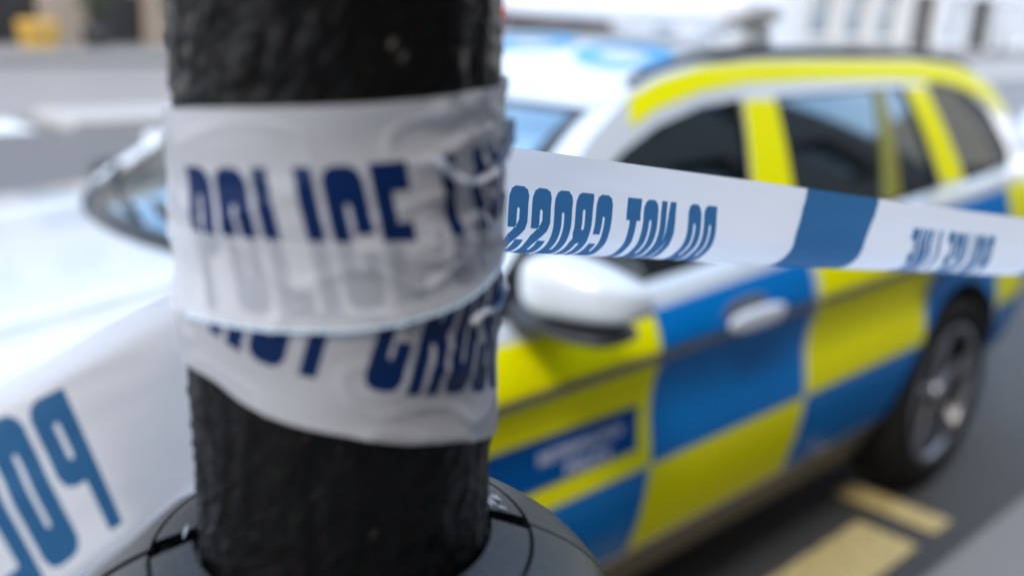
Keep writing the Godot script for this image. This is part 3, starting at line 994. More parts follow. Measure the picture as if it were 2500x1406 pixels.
# the part of poly outside hole, as pieces without holes
func cut_hole(poly: PackedVector2Array, hole: PackedVector2Array) -> Array:
	var lo := hole[0]
	var hi := hole[0]
	for q in hole:
		lo = lo.min(q)
		hi = hi.max(q)
	var mid := (lo.x + hi.x) / 2.0
	var out := []
	for halfplane in [PackedVector2Array([Vector2(-99, -99), Vector2(mid, -99), Vector2(mid, 99), Vector2(-99, 99)]), PackedVector2Array([Vector2(mid, -99), Vector2(99, -99), Vector2(99, 99), Vector2(mid, 99)])]:
		for piece in Geometry2D.intersect_polygons(poly, halfplane):
			for rest in Geometry2D.clip_polygons(piece, hole):
				if not Geometry2D.is_polygon_clockwise(rest):
					out.append(rest)
	return out

func polyline(pts: Array, t: float) -> Vector2:
	var total := 0.0
	for i in pts.size() - 1:
		total += Vector2(pts[i][0], pts[i][1]).distance_to(Vector2(pts[i + 1][0], pts[i + 1][1]))
	var want := t * total
	for i in pts.size() - 1:
		var a := Vector2(pts[i][0], pts[i][1])
		var b := Vector2(pts[i + 1][0], pts[i + 1][1])
		var d := a.distance_to(b)
		if want <= d or i == pts.size() - 2:
			return a.lerp(b, clampf(want / d, 0.0, 1.0))
		want -= d
	return Vector2.ZERO

func wheel(car: Node3D, c: Vector3, side: float, r := 0.322, rim_r := 0.228) -> void:
	var ax := Vector3(0, 0, side)
	var tyre := part("wheel", lathe([Vector2(rim_r, -0.105), Vector2(r * 0.86, -0.115), Vector2(r * 0.97, -0.098), Vector2(r, -0.07), Vector2(r, 0.07), Vector2(r * 0.97, 0.098), Vector2(r * 0.86, 0.115), Vector2(rim_r + 0.008, 0.106), Vector2(rim_r - 0.004, 0.09)], c, ax, 56), M.rubber, car)
	part("rim", lathe([Vector2(rim_r + 0.004, 0.104), Vector2(rim_r - 0.012, 0.106), Vector2(rim_r - 0.022, 0.085), Vector2(rim_r - 0.04, -0.05), Vector2(0.06, -0.06), Vector2(0.001, -0.06)], c, ax, 48), M.trim, tyre)
	part("rim_edge", lathe([Vector2(rim_r + 0.004, 0.105), Vector2(rim_r - 0.004, 0.110), Vector2(rim_r - 0.016, 0.108), Vector2(rim_r - 0.022, 0.09)], c, ax, 48), M.alloy, tyre)
	for k in 5:
		var w := TAU * k / 5.0 + 0.35
		var radial := Vector3(cos(w), sin(w), 0)
		var across := Vector3(-sin(w), cos(w), 0)
		var rows := []
		for q in [[0.03, 0.024, 0.082], [0.09, 0.018, 0.088], [0.16, 0.022, 0.094], [rim_r - 0.012, 0.040, 0.10]]:
			rows.append([c + radial * q[0] - across * q[1] + ax * (q[2] - 0.012), c + radial * q[0] - across * q[1] * 0.7 + ax * q[2], c + radial * q[0] + across * q[1] * 0.7 + ax * q[2], c + radial * q[0] + across * q[1] + ax * (q[2] - 0.012)])
		var st := starter()
		for i in rows.size() - 1:
			for j in 3:
				add_quad(st, rows[i][j], rows[i][j + 1], rows[i + 1][j + 1], rows[i + 1][j], ax)
		part("spoke", finish(st), M.alloy, tyre)
	part("hub_cap", lathe([Vector2(0.038, 0.07), Vector2(0.036, 0.094), Vector2(0.028, 0.10), Vector2(0.001, 0.102)], c, ax, 24), M.alloy, tyre)

func mirror(car: Node3D, side: float) -> void:
	var shut := side < 0.0        # the far one is folded in
	var st := starter()
	var nu := 28
	var nv := 16
	var rows := []
	var c := Vector3(1.925, 0.985, 1.012) if not shut else Vector3(1.70, 0.87, 0.985)
	for j in nv + 1:
		var row := []
		var t := -1.0 + 2.0 * j / nv      # from the door outwards
		var round_off := pow(maxf(0.0, 1.0 - pow(absf(t), 3.5)), 0.45)
		for i in nu:
			var w := TAU * i / nu
			var hz := lerpf(0.034, 0.060, (1.0 - t) / 2.0) * round_off
			var hx := lerpf(0.062, 0.055, (t + 1.0) / 2.0) * round_off
			var p := c + Vector3(hx * signf(cos(w)) * pow(absf(cos(w)), 0.6) - 0.04 * t, 0.100 * t, hz * signf(sin(w)) * pow(absf(sin(w)), 0.6) - 0.012 * t)
			if shut:
				p = c + Vector3(-(p.y - c.y), (p.x - c.x) * 0.6, p.z - c.z)
			row.append(car_point(p.x, side * p.y, p.z))
		rows.append(row)
	var mid := car_point(c.x, side * c.y, c.z)
	for j in nv:
		for i in nu:
			var i2 := (i + 1) % nu
			add_quad(st, rows[j][i], rows[j][i2], rows[j + 1][i2], rows[j + 1][i], rows[j][i] + rows[j + 1][i2] - mid * 2.0)
	var m := part("wing_mirror", finish(st), M.white, car)
	part("mirror_base", pebble(car_point(1.92, side * 0.955, 0.948), Vector3(0.075, 0.014, 0.115), 3.0) if not shut else pebble(car_point(1.74, side * 0.88, 0.915), Vector3(0.12, 0.018, 0.05), 3.0), M.black, m)
	part("mirror_arm", pebble(car_point(1.90, side * 0.865, 0.94), Vector3(0.07, 0.028, 0.05), 3.0), M.black, m)
	if not shut:
		part("mirror_glass", pebble(car_point(1.862, side * 0.98, 1.02), Vector3(0.006, 0.045, 0.075), 4.0), M.pane, m)

# a plain white hatchback parked behind, only its bonnet corner shows
func build_parked_car() -> void:
	var at := Vector3(4.55, 0.0, 0.05)
	var car := thing("parked_car", "white car parked behind the police car, at the photo's right edge", "car", at)
	# side outline (back from the nose, up); cross sections are lofted over it
	var top := [[0.0, 0.52], [0.04, 0.62], [0.18, 0.74], [0.60, 0.86], [0.98, 0.95], [1.35, 1.20], [1.75, 1.42], [2.4, 1.48], [3.2, 1.43], [3.7, 1.25], [3.95, 0.98], [4.05, 0.6], [4.02, 0.3]]
	var half := [[0.0, 0.55], [0.15, 0.74], [0.5, 0.85], [1.2, 0.88], [3.2, 0.88], [3.7, 0.84], [4.05, 0.66]]
	var st := starter()
	var rows := []
	for i in 41:
		var a := 4.04 * i / 40.0
		var zt := table(a, top)
		var hw := table(a, half)
		var zb := minf(zt, 0.93)
		var row := []
		var tuck := clampf((zt - 0.93) * 0.42, 0.0, 0.25)
		for q in [[hw * 0.93, 0.22], [hw, 0.40], [hw, 0.62], [hw * 0.985, zb * 0.93], [hw - 0.05, zb], [hw - 0.05 - tuck * 0.9, maxf(zb + 0.002, zt - 0.06)], [(hw - 0.08 - tuck) * 0.85, zt - 0.012], [0.0, zt]]:
			row.append(at + Vector3(a, q[1], q[0]))
		for k in range(6, -1, -1):
			row.append(Vector3(row[k].x, row[k].y, 2 * at.z - row[k].z))
		rows.append(row)
	var mid := at + Vector3(2, 0.7, 0)
	for i in 40:
		for j in rows[0].size() - 1:
			add_quad(st, rows[i][j], rows[i + 1][j], rows[i + 1][j + 1], rows[i][j + 1], rows[i][j] + rows[i + 1][j + 1] - mid * 2.0)
	for i in [0, 40]:
		for j in rows[0].size() - 2:
			add_tri(st, rows[i][0], rows[i][j + 1], rows[i][j + 2], Vector3(-1 if i == 0 else 1, 0, 0))
	part("body", finish(st), M.white, car)
	var ws0 := []
	var ws1 := []
	for i in 11:
		var s := -1.0 + i / 5.0
		ws0.append(at + Vector3(1.0, table(1.0, top) - 0.005 + 0.012, s * 0.68))
		ws1.append(at + Vector3(1.72, table(1.72, top) + 0.008 - 0.02 * absf(s), s * 0.52))
	part("windscreen", ruled(ws0, ws1, 5, Vector3(-1, 1, 0)), M.pane, car)
	for s in [1.0, -1.0]:
		part("side_window", ruled([at + Vector3(1.25, 0.95, s * 0.835), at + Vector3(2.0, 0.95, s * 0.838), at + Vector3(3.4, 0.96, s * 0.838)], [at + Vector3(1.68, 1.28, s * 0.70), at + Vector3(2.3, 1.38, s * 0.665), at + Vector3(3.2, 1.33, s * 0.68)], 3, Vector3(0, 0, s)), M.pane, car)
		part("headlight", pebble(at + Vector3(0.13, 0.66, s * 0.58), Vector3(0.10, 0.05, 0.13), 2.6), M.clear, car)
		for a in [0.78, 3.35]:
			wheel(car, at + Vector3(a, 0.30, s * 0.76), s, 0.30, 0.20)
	part("grille", box(Vector3(0.06, 0.10, 0.7), 0.02, at + Vector3(0.02, 0.48, 0)), M.black, car)
	part("number_plate", box(Vector3(0.02, 0.11, 0.5), 0.004, at + Vector3(-0.03, 0.36, 0)), M.white, car)

# ---------------------------------------------------------------- lamp column and tape
# the column leans a little; these are its axis and the directions towards the camera and to its right
var P_O := car_point(2.98673331, 1.76540515, 1.48010684)
var P_E0 := car_point(0.71222646, 0.70139839, -0.02781658)
var P_E1 := car_point(-0.70133751, 0.71270103, 0.01352502)
var P_D := car_point(0.02931133, 0.00987593, 0.99952154)
const SHAFT := 0.0545

func on_column(phi: float, h: float, r: float) -> Vector3:
	return P_O + P_D * h + (P_E0 * cos(phi) + P_E1 * sin(phi)) * r

func build_lamp_column() -> void:
	grain.seed = 3
	grain.frequency = 1.0
	grain.fractal_octaves = 4
	var foot := on_column(0, -1.362, 0)
	var post := thing("lamp_column", "black lamp column with thick lumpy paint, wound with police tape", "lamp post", foot)
	# shaft: thickly painted, lumpy
	var st := starter()
	var nphi := 220
	var rows := []
	var h_lo := -0.262
	var h_hi := 0.12
	var nh := 200
	var chips := FastNoiseLite.new()
	chips.seed = 9
	chips.frequency = 0.16
	chips.fractal_octaves = 3
	var nn := FastNoiseLite.new()
	nn.seed = 31
	nn.fractal_octaves = 4
	nn.frequency = 1.0
	for j in nh + 1:
		var h := lerpf(h_lo, h_hi, float(j) / nh)
		var row := []
		for i in nphi:
			var phi := TAU * i / nphi
			var p := Vector3(cos(phi) * 55.0, h * 1000.0, sin(phi) * 55.0)   # millimetres
			var big := nn.get_noise_3d(p.x * 0.07, p.y * 0.035, p.z * 0.07)
			var small := nn.get_noise_3d(p.x * 0.30 + 50, p.y * 0.20, p.z * 0.30)
			var r := SHAFT - 0.0009 + 0.0014 * big + 0.0017 * maxf(0.0, small + 0.05)
			if h < -0.20:
				r += 0.004 * smoothstep(-0.20, -0.262, h)
			row.append(on_column(phi, h, r))
		rows.append(row)
	for j in nh:
		for i in nphi:
			var i2 := (i + 1) % nphi
			for q in [[j, i], [j, i2], [j + 1, i2], [j, i], [j + 1, i2], [j + 1, i]]:
				var p: Vector3 = rows[q[0]][q[1]]
				var h := lerpf(h_lo, h_hi, float(q[0]) / nh)
				var phi: float = TAU * q[1] / nphi
				var v := chips.get_noise_3d(cos(phi) * 55.0 * 1.3, h * 1000.0 * 0.9, sin(phi) * 55.0 * 1.3)
				var t := smoothstep(0.66, 0.74, v)
				var b := 0.5 + 0.5 * nn.get_noise_3d(cos(phi) * 20.0, h * 300.0, sin(phi) * 20.0)
				var c := Color(0.0028, 0.0026, 0.0024).lerp(Color(0.0105, 0.0095, 0.0085), b)
				st.set_color(c.lerp(Color(0.22, 0.20, 0.17), t * 0.8))
				st.add_vertex(p)
	st.index()
	st.generate_normals()
	var paint := mat(Color.WHITE, 0.36)
	paint.uv1_triplanar = true
	paint.uv1_scale = Vector3(13, 6.5, 13)
	paint.heightmap_enabled = true
	paint.heightmap_scale = 0.19
	paint.heightmap_texture = noise_tex(0.011, Color.BLACK, Color.WHITE, 512, 77, 4)
	paint.vertex_color_use_as_albedo = true
	paint.metallic_specular = 0.28
	# wind the faces the right way round: the ring order above runs towards +phi
	part("shaft", st.commit(), paint, post)
	part("upper_shaft", tube([on_column(0, 0.119, 0), on_column(0, 1.5, 0), on_column(0, 4.2, 0)], SHAFT, 40), mat(lin(0.016, 0.0155, 0.0155), 0.42), post)
	# lantern head out of frame
	part("bracket", tube([on_column(0, 4.1, 0), on_column(0, 4.35, 0), on_column(PI * 0.75, 4.5, 0.25), on_column(PI * 0.75, 4.52, 0.7)], 0.03, 12), M.black, post)
	part("lantern", pebble(on_column(PI * 0.75, 4.51, 0.95), Vector3(0.3, 0.07, 0.16), 3.0, Basis(Vector3.UP, 0.6)), M.black, post)
	# swollen base with a two-piece shoulder
	var plastic := surface_mat(lin(0.003, 0.004, 0.006), lin(0.026, 0.029, 0.034), 14.0, 0.03, 0.30, 51, 0.03, 0.12)
	plastic.metallic_specular = 0.36
	var low := []
	for q in [[0.1085, -0.262], [0.1085, -1.20], [0.125, -1.23], [0.125, -1.362]]:
		low.append(Vector2(q[0], q[1]))
	part("base", lathe(low, P_O, P_D, 64), plastic, post)
	var core := []
	for i in 16:
		var w := PI / 2.0 * i / 15.0
		core.append(Vector2(0.1055 * cos(w), -0.247 + 0.0515 * sin(w)))
	core.push_front(Vector2(0.1055, -0.27))
	part("shoulder_core", lathe(core, P_O, P_D, 64), M.black, post)
	# panels of the shoulder: front and back halves, each an inner and an outer piece
	var dome := func(phi: float, w: float) -> Vector3:
		var r := 0.110 * cos(w)
		var y := -0.2452 + 0.0556 * sin(w)
		return on_column(phi, y, r)
	var seam := 0.86
	for half_k in 2:
		var mid := 0.205 if half_k == 0 else PI + 0.205
		var gap_out := 0.017
		var gap_in := 0.075
		var turn := 0.015 if half_k == 0 else 0.0
		for piece in [[0.0, seam - 0.010, gap_out], [seam + 0.010, 1.035, gap_in]]:
			var poly := PackedVector2Array()
			var n := 36
			var g: float = piece[2]
			for i in n + 1:
				poly.append(Vector2(mid - PI / 2 + g + turn + (PI - 2 * g) * i / n, piece[0]))
			for i in n + 1:
				poly.append(Vector2(mid + PI / 2 - g + turn - (PI - 2 * g) * i / n, piece[1]))
			part("shoulder_panel", patch(poly, dome, 0.06, P_D, 0.0035), plastic, post)
	# splashes of pale paint on the shoulder
	var white := mat(lin(0.42, 0.40, 0.38), 0.7)
	for d in [[2.04, 0.955, 0.055, 0.030], [1.97, 0.990, 0.085, 0.014], [1.90, 0.962, 0.028, 0.030], [1.96, 1.012, 0.12, 0.011], [-1.42, 1.0, 0.10, 0.010]]:
		var poly := PackedVector2Array()
		for i in 22:
			var w := TAU * i / 22.0
			var rr := 0.75 + 0.5 * nn.get_noise_2d(cos(w) * 1.4 + d[0] * 9.0, sin(w) * 1.4 + d[1] * 5.0)
			poly.append(Vector2(d[0] + cos(w) * d[2] * rr, d[1] + sin(w) * d[3] * rr))
		part("paint_splash", patch(poly, func(phi: float, w: float) -> Vector3: return dome.call(phi, w) + P_D * 0.0006, 0.02, P_D), white, post)

# ---- lettering of the tape, drawn as print on the film

func glyph(ch: String) -> Dictionary:
	# outlines in a box of width 1 and height 1, y down; even-odd filled
	var o := [[0.0, 0.12], [0.08, 0.05], [0.28, 0.0], [0.70, 0.0], [0.90, 0.03], [1.0, 0.10], [1.0, 0.90], [0.90, 0.97], [0.70, 1.0], [0.30, 1.0], [0.10, 0.97], [0.0, 0.90]]
	var slit := [[0.43, 0.27], [0.46, 0.245], [0.54, 0.245], [0.57, 0.27], [0.57, 0.73], [0.54, 0.755], [0.46, 0.755], [0.43, 0.73]]
	match ch:
		"O":
			return {"w": 1.0, "p": [o, slit]}
		"D":
			return {"w": 1.0, "p": [[[0, 0], [0.70, 0.0], [0.90, 0.03], [1.0, 0.10], [1.0, 0.90], [0.90, 0.97], [0.70, 1.0], [0, 1]], slit]}
		"P":
			return {"w": 1.0, "p": [[[0, 0], [0.70, 0.0], [0.90, 0.03], [1.0, 0.10], [1.0, 0.52], [0.90, 0.59], [0.70, 0.62], [0.42, 0.62], [0.42, 1.0], [0, 1]], [[0.43, 0.21], [0.46, 0.19], [0.54, 0.19], [0.57, 0.21], [0.57, 0.43], [0.54, 0.45], [0.46, 0.45], [0.43, 0.43]]]}
		"R":
			return {"w": 1.0, "p": [[[0, 0], [0.70, 0.0], [0.90, 0.03], [1.0, 0.10], [1.0, 0.48], [0.90, 0.54], [1.0, 0.60], [1.0, 1.0], [0.60, 1.0], [0.58, 0.62], [0.42, 0.60], [0.42, 1.0], [0, 1]], [[0.43, 0.21], [0.46, 0.19], [0.54, 0.19], [0.57, 0.21], [0.57, 0.41], [0.54, 0.43], [0.46, 0.43], [0.43, 0.41]]]}
		"L":
			return {"w": 0.92, "p": [[[0, 0], [0.46, 0], [0.46, 0.84], [1, 0.84], [1, 1], [0, 1]]]}
		"I":
			return {"w": 0.44, "p": [[[0, 0], [1, 0], [1, 1], [0, 1]]]}
		"E":
			return {"w": 0.94, "p": [[[0, 0], [1, 0], [1, 0.20], [0.48, 0.20], [0.48, 0.42], [0.92, 0.42], [0.92, 0.57], [0.48, 0.57], [0.48, 0.82], [1, 0.84], [1, 1], [0, 1]]]}
		"C":
			return {"w": 1.0, "p": [[[0.0, 0.10], [0.10, 0.03], [0.30, 0.0], [0.70, 0.0], [0.90, 0.03], [1.0, 0.10], [1.0, 0.47], [0.57, 0.47], [0.57, 0.27], [0.5, 0.245], [0.43, 0.27], [0.43, 0.73], [0.5, 0.755], [0.57, 0.73], [0.57, 0.60], [1.0, 0.60], [1.0, 0.90], [0.90, 0.97], [0.70, 1.0], [0.30, 1.0], [0.10, 0.97], [0.0, 0.90]]]}
		"N":
			return {"w": 1.05, "p": [[[0, 0], [0.42, 0], [0.62, 0.52], [0.62, 0], [1, 0], [1, 1], [0.58, 1], [0.38, 0.48], [0.38, 1], [0, 1]]]}
		"T":
			return {"w": 0.94, "p": [[[0, 0], [1, 0], [1, 0.27], [0.74, 0.27], [0.74, 1], [0.26, 1], [0.26, 0.27], [0, 0.27]]]}
		"S":
			return {"w": 1.0, "p": [[[0.0, 0.10], [0.10, 0.03], [0.30, 0.0], [0.70, 0.0], [0.90, 0.03], [1.0, 0.10], [1.0, 0.45], [0.57, 0.45], [0.57, 0.25], [0.5, 0.225], [0.43, 0.25], [0.43, 0.36], [0.55, 0.42], [0.92, 0.54], [1.0, 0.64], [1.0, 0.90], [0.90, 0.97], [0.70, 1.0], [0.30, 1.0], [0.10, 0.97], [0.0, 0.90], [0.0, 0.60], [0.43, 0.60], [0.43, 0.77], [0.5, 0.79], [0.57, 0.77], [0.57, 0.67], [0.45, 0.60], [0.10, 0.47], [0.0, 0.38]]]}
	return {"w": 0.55, "p": []}

func fill_poly(im: Image, polys: Array, at: Vector2, size: Vector2, ink: Color) -> void:
	var y0 := int(floor(at.y))
	var y1 := int(ceil(at.y + size.y))
	for y in range(maxi(0, y0), mini(im.get_height(), y1)):
		var yy := (y + 0.5 - at.y) / size.y
		var xs := []
		for poly in polys:
			for i in poly.size():
				var a: Array = poly[i]
				var b: Array = poly[(i + 1) % poly.size()]
				if (a[1] <= yy) != (b[1] <= yy):
					xs.append(at.x + size.x * (a[0] + (yy - a[1]) / (b[1] - a[1]) * (b[0] - a[0])))
		xs.sort()
		for k in range(0, xs.size() - 1, 2):
			var x0 := int(round(xs[k]))
			var w := int(round(xs[k + 1])) - x0
			if w > 0:
				im.fill_rect(Rect2i(x0, y, w, 1), ink)

const TAPE_W := 0.0795        # width of the film, metres
const TAPE_LEN := 0.60       # length of one repeat of its print
const LETTER_H := 0.0445
const LETTER_W := 0.0120
const LETTER_GAP := 0.0023
const LETTER_TOP := 0.0175

var print_starts := {}

func tape_print(film: Color, ink: Color) -> ImageTexture:
	var w := 4096
	var h := 672
	var im := Image.create(w, h, false, Image.FORMAT_RGB8)
	im.fill(film)
	var sx := w / TAPE_LEN
	var sy := h / TAPE_W
	var x := 0.006
	for word in ["POLICE LINE", "//", "DO NOT CROSS"]:
		print_starts[word] = x
		if word == "//":
			x += 0.052
			fill_poly(im, [[[0.0, 0.0], [1.0, 0.0], [1.3, 1.0], [0.3, 1.0]]], Vector2(x * sx, 0), Vector2(0.082 * sx, h), ink)
			x += 0.082 + 0.090
			continue
		for ch in word:
			var gl := glyph(ch)
			if gl.p.size() > 0:
				fill_poly(im, gl.p, Vector2(x * sx, LETTER_TOP * sy), Vector2(gl.w * LETTER_W * sx, LETTER_H * sy), ink)
			x += gl.w * LETTER_W + LETTER_GAP
		print_starts[word + " end"] = x
	im.resize(2048, 336, Image.INTERPOLATE_LANCZOS)
	return ImageTexture.create_from_image(im)

func tape_mat(tex: Texture2D, back := 1.0) -> StandardMaterial3D:
	var m := StandardMaterial3D.new()
	m.albedo_texture = tex
	m.roughness = 0.32
	m.backlight_enabled = true
	m.backlight = Color(back, back, back)
	m.texture_repeat = true
	return m

# a sheet of film over (i, j): point(s, t) and uv(s, t), s along and t across from the top edge
func film(ns: int, nt: int, point: Callable, uv: Callable, outward: Callable) -> ArrayMesh:
	var st := starter()
	var pts := []
	var uvs := []
	for i in ns + 1:
		var row := []
		var urow := []
		for j in nt + 1:
			row.append(point.call(float(i) / ns, float(j) / nt))
			urow.append(uv.call(float(i) / ns, float(j) / nt))
		pts.append(row)
		uvs.append(urow)
	var turned := false
	var n0: Vector3 = (pts[1][0] - pts[0][0]).cross(pts[0][1] - pts[0][0])
	if n0.dot(outward.call(0.0, 0.0)) > 0.0:
		turned = true
	for i in ns:
		for j in nt:
			var order := [[i, j], [i + 1, j], [i + 1, j + 1], [i, j], [i + 1, j + 1], [i, j + 1]]
			if turned:
				order = [[i, j], [i + 1, j + 1], [i + 1, j], [i, j], [i, j + 1], [i + 1, j + 1]]
			for q in order:
				st.set_uv(uvs[q[0]][q[1]])
				st.add_vertex(pts[q[0]][q[1]])
	st.index()
	st.generate_normals()
	return st.commit()

# folds of the wrapped film, shared by all its layers (metres outwards)
func crumple(phi: float, h: float) -> float:
	var deg := rad_to_deg(phi)
	var y := h * 1000.0
	var soft := creases.get_noise_2d(deg * 0.8 + y * 1.4, y * 3.0 - deg * 0.5)
	# sparse sharp creases running aslant
	var fine := pow(1.0 - absf(creases.get_noise_2d(deg * 1.1 - y * 2.1 + 300.0, y * 2.4 + deg * 1.2)), 10.0)
	var amount := lerpf(0.0008, 0.0015, smoothstep(0.0, 50.0, deg))
	# gathered hard where it turns the right-hand side, above the lower edge
	var gather := smoothstep(26.0, 55.0, deg) * smoothstep(-95.0, -72.0, y) * (1.0 - smoothstep(64.0, 88.0, deg))
	var pleat := absf(folds.get_noise_2d(deg * 2.6 + y * 3.2 + 40.0, y * 4.6 - deg * 1.9))
	return 0.0010 + amount * (soft + 0.85 * fine) + gather * (0.0036 * pleat)

const A_TOP := [[-180, -0.0330], [-120, -0.0390], [-71, -0.0385], [-35, -0.0342], [-5, -0.0315], [19, -0.0300], [39, -0.0288], [56, -0.0277], [83, -0.0270], [130, -0.0290], [180, -0.0330]]
const A_BOT := [[-180, -0.1010], [-120, -0.1050], [-71, -0.1045], [-41, -0.1003], [-22, -0.0991], [-1, -0.0981], [12, -0.0978], [25, -0.0970], [40, -0.0957], [54, -0.0939], [80, -0.0890], [110, -0.0890], [180, -0.1010]]
const C_TOP := [[-180, -0.0740], [-71, -0.0735], [-47, -0.0722], [-20, -0.0710], [0, -0.0705], [16, -0.0708], [40, -0.0713], [58, -0.0715], [85, -0.0720], [180, -0.0740]]
const B_BOT := [[-180, -0.1380], [-120, -0.1330], [-71, -0.1235], [-55, -0.1215], [-38, -0.1212], [-24, -0.1260], [-9, -0.1300], [11, -0.1339], [32, -0.1397], [50, -0.1437], [87, -0.1530], [130, -0.1480], [180, -0.1380]]

func build_tape() -> void:
	folds.seed = 17
	folds.frequency = 0.012
	folds.fractal_octaves = 3
	creases.seed = 23
	creases.frequency = 0.012
	creases.fractal_octaves = 1
	creases.fractal_type = FastNoiseLite.FRACTAL_NONE
	var front_print := tape_print(lin(0.83, 0.82, 0.84), lin(0.002, 0.031, 0.150))
	var back_print := tape_print(lin(0.87, 0.85, 0.855), lin(0.040, 0.150, 0.310))
	var outer := tape_mat(front_print)
	var inner := tape_mat(back_print)
	var base := on_column(0, -0.145, 0)
	var tape := thing("barrier_tape", "white plastic tape with blue POLICE LINE DO NOT CROSS print wound on the lamp column", "tape", base)
	var radial := func(s: float, _t: float) -> Vector3:
		var phi := -PI + TAU * s
		return P_E0 * cos(phi) + P_E1 * sin(phi)
	# lower turn of film: its letters show below the upper turn
	var cross_at: float = print_starts["DO NOT CROSS"]
	var unit := LETTER_W + LETTER_GAP
	var b_point := func(s: float, t: float) -> Vector3:
		var phi := -PI + TAU * s
		var bot := table(rad_to_deg(phi), B_BOT)
		var h := lerpf(-0.060, bot, t)
		return on_column(phi, h, SHAFT + 0.0005 + crumple(phi, h))
	var b_uv := func(s: float, t: float) -> Vector2:
		var phi := -PI + TAU * s
		var bot := table(rad_to_deg(phi), B_BOT)
		var h := lerpf(-0.060, bot, t)
		var up := h - bot
		# the T of NOT stands at -3 degrees; the film runs askew
		var along := (phi + deg_to_rad(3.0)) * 0.0565 - 0.28 * (up - 0.018)
		return Vector2((cross_at + 4.95 * unit + along) / TAPE_LEN, 1.0 - up / TAPE_W)
	part("lower_turn", film(260, 44, b_point, b_uv, radial), outer, tape)
	# upper turn
	var police_at: float = print_starts["POLICE LINE"]
	var a_point := func(s: float, t: float) -> Vector3:
		var phi := -PI + TAU * s
		var d := rad_to_deg(phi)
		var h := lerpf(table(d, A_TOP), table(d, A_BOT), t)
		return on_column(phi, h, SHAFT + 0.0010 + crumple(phi, h))
	var a_uv := func(s: float, t: float) -> Vector2:
		var phi := -PI + TAU * s
		var d := rad_to_deg(phi)
		var top := table(d, A_TOP)
		var h := lerpf(top, table(d, A_BOT), t)
		var along := (phi + deg_to_rad(46.5)) * 0.0568 + 0.20 * ((h - top) + 0.0175)
		return Vector2((police_at + along) / TAPE_LEN, (top - h) / TAPE_W)
	part("upper_turn", film(300, 48, a_point, a_uv, radial), outer, tape)
	# the film's lower edge is folded up over its own letters
	var ghost := StandardMaterial3D.new()
	ghost.albedo_color = lin(0.90, 0.90, 0.92, 0.42)
	ghost.transparency = BaseMaterial3D.TRANSPARENCY_ALPHA
	ghost.roughness = 0.4
	var c_point := func(s: float, t: float) -> Vector3:
		var phi := -PI + TAU * s
		var d := rad_to_deg(phi)
		var h := lerpf(table(d, C_TOP), table(d, A_BOT) - 0.0006, t)
		return on_column(phi, h, SHAFT + 0.0016 + crumple(phi, h))
	part("folded_edge", film(300, 24, c_point, func(s: float, t: float) -> Vector2: return Vector2(s, t), radial), ghost, tape, "cloudy strip of film folded up over the letters")
	# rolled lower rim of the fold
	var rim := []
	for i in 90:
		var d := lerpf(-48.0, 108.0, i / 89.0)
		var phi := deg_to_rad(d)
		var h := table(d, A_BOT) - 0.0004
		rim.append(on_column(phi, h, SHAFT + 0.0018 + crumple(phi, h)))
	part("rolled_rim", tube(rim, 0.0005, 8), mat(lin(0.50, 0.62, 0.72), 0.35), tape, "pale blue rolled rim of the fold")
	# twisted cords of film where it bunches on the right
	var cord := []
	for i in 50:
		var t := i / 49.0
		var d := lerpf(38.0, 84.0, t)
		var h := table(t, [[0.0, -0.0465], [0.18, -0.0530], [0.4, -0.0555], [0.65, -0.0535], [0.85, -0.0480], [1.0, -0.0400]])
		var phi := deg_to_rad(d)
		cord.append(on_column(phi, h, SHAFT + 0.0030 + crumple(phi, h)))
	var cord_mat := tape_mat(inner.albedo_texture)
	cord_mat.uv1_triplanar = true
	cord_mat.uv1_scale = Vector3.ONE * 9.0
	part("twisted_cord", tube(cord, 0.0016, 8, 0.7), cord_mat, tape)
	var cord2 := []
	for i in 30:
		var t := i / 29.0
		var phi := deg_to_rad(lerpf(56.0, 110.0, t))
		cord2.append(on_column(phi, -0.1025 + 0.003 * t + 0.0015 * sin(t * 14.0), SHAFT + 0.0035))
	part("twisted_cord", tube(cord2, 0.0013, 8, 0.8), cord_mat, tape)
	# strand running off to the right, along the kerb, from the back of the column
	var fwd := -P_E0
	fwd.y = 0.0
	fwd = fwd.normalized()
	var right := fwd.cross(Vector3.UP)
	var go := (right * 0.755 + fwd * 0.655).normalized()
	var away := (fwd * 0.755 - right * 0.655).normalized()
	var p0 := P_O + away * (SHAFT + 0.004)
	var strand_len := 1.9
	var strand := func(s: float, t: float, lift: float) -> Vector3:
		var a := s * strand_len
		var v := t * TAPE_W
		var top_h := table(a, STRAND_TOP)
		var straight := 0.033
		var rad := 0.0205
		var q := p0 + go * a + Vector3.UP * top_h
		q += away * (0.0016 * sin(a * 23.0 + v * 30.0) + 0.0022 * folds.get_noise_2d(a * 260.0 + v * 500.0, v * 1500.0 - a * 60.0) + lift)
		if v <= straight:
			return q - Vector3.UP * v
		var w := (v - straight) / rad
		return q - Vector3.UP * (straight + rad * sin(w)) + away * (rad * (1.0 - cos(w))) - (away * lift) * (1.0 - cos(w)) + Vector3.UP * lift * sin(w)
	var cross_end: float = print_starts["DO NOT CROSS end"]
	var s_uv := func(s: float, t: float) -> Vector2:
		# read from the other side, so the words run back towards the column
		return Vector2((cross_end - (s * strand_len - STRAND_PRINT)) / TAPE_LEN, t)
	part("right_strand", film(260, 40, func(s: float, t: float) -> Vector3: return strand.call(s, t, -0.00015), s_uv, func(_s: float, _t: float) -> Vector3: return -away), inner, tape, "unprinted side of the tape with the words showing through in reverse")
	# strand hanging down to the left, nearer to the camera
	var lt := []
	var lb := []
	var run := [0.0]
	for q in LEFT_ROWS:
		lt.append(car_point(q[0][0], q[0][1], q[0][2]))
		lb.append(car_point(q[1][0], q[1][1], q[1][2]))
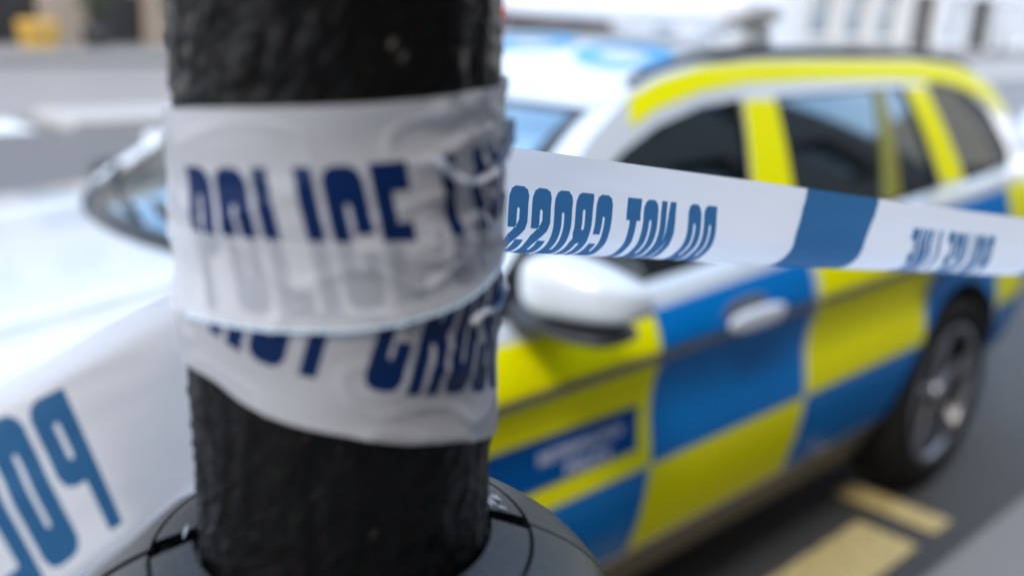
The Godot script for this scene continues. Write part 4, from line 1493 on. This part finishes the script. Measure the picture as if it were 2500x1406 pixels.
	for i in LEFT_ROWS.size() - 1:
		run.append(run[i] + ((lt[i] + lb[i]) / 2.0).distance_to((lt[i + 1] + lb[i + 1]) / 2.0))
	var axis_of := func(rows: Array, a: float) -> Vector3:
		var v := Vector3.ZERO
		for c in 3:
			var pts := []
			for i in rows.size():
				pts.append([run[i], rows[i][c]])
			v[c] = table(a, pts)
		return v
	var left := func(s: float, t: float, lift: float) -> Vector3:
		var a: float = s * run[-1]
		var p: Vector3 = axis_of.call(lt, a)
		var q: Vector3 = axis_of.call(lb, a)
		var n: Vector3 = ((axis_of.call(lt, a + 0.002) - p).cross(q - p)).normalized()
		if n.dot(fwd) < 0.0:
			n = -n
		var loose := smoothstep(0.02, 0.05, a)
		var w := folds.get_noise_2d(t * 130.0 + a * 160.0, a * 260.0 - t * 10.0)
		var out_n := 0.0030 * w * loose + lift
		out_n += 0.012 * pow(maxf(0.0, 0.14 - t) / 0.14, 2.0) + 0.006 * pow(maxf(0.0, t - 0.92) / 0.08, 2.0)
		return p.lerp(q, t) + n * out_n
	var l_uv := func(s: float, t: float) -> Vector2:
		return Vector2((police_at + s * run[-1] - run[3]) / TAPE_LEN, 0.098 + 0.771 * t)
	var away_l := fwd
	part("left_strand", film(120, 44, func(s: float, t: float) -> Vector3: return left.call(s, t, -0.00015), l_uv, func(_s: float, _t: float) -> Vector3: return -away_l), inner, tape, "slack tape seen from its unprinted side, words in reverse")

const STRAND_TOP := [[0.0, -0.047], [0.1247, -0.0666], [0.6911, -0.1558], [1.9, -0.335]]
const STRAND_PRINT := 0.1245
# the slack strand: top and bottom edge of the film, as (forward, left, up)
const LEFT_ROWS := [
	[[2.9964, 1.7024, 1.367], [3.003, 1.721, 1.2894]],
	[[3.0263, 1.7241, 1.37], [3.029, 1.7391, 1.3003]],
	[[3.0521, 1.7329, 1.3678], [3.0477, 1.753, 1.3034]],
	[[3.0753, 1.7339, 1.3621], [3.0638, 1.7617, 1.3038]],
	[[3.0955, 1.7271, 1.3535], [3.0831, 1.7582, 1.2931]],
	[[3.1161, 1.7141, 1.3414], [3.104, 1.7503, 1.2747]],
	[[3.1379, 1.6966, 1.3261], [3.1259, 1.7386, 1.252]],
	[[3.1696, 1.661, 1.2978], [3.1561, 1.7095, 1.2115]],
]
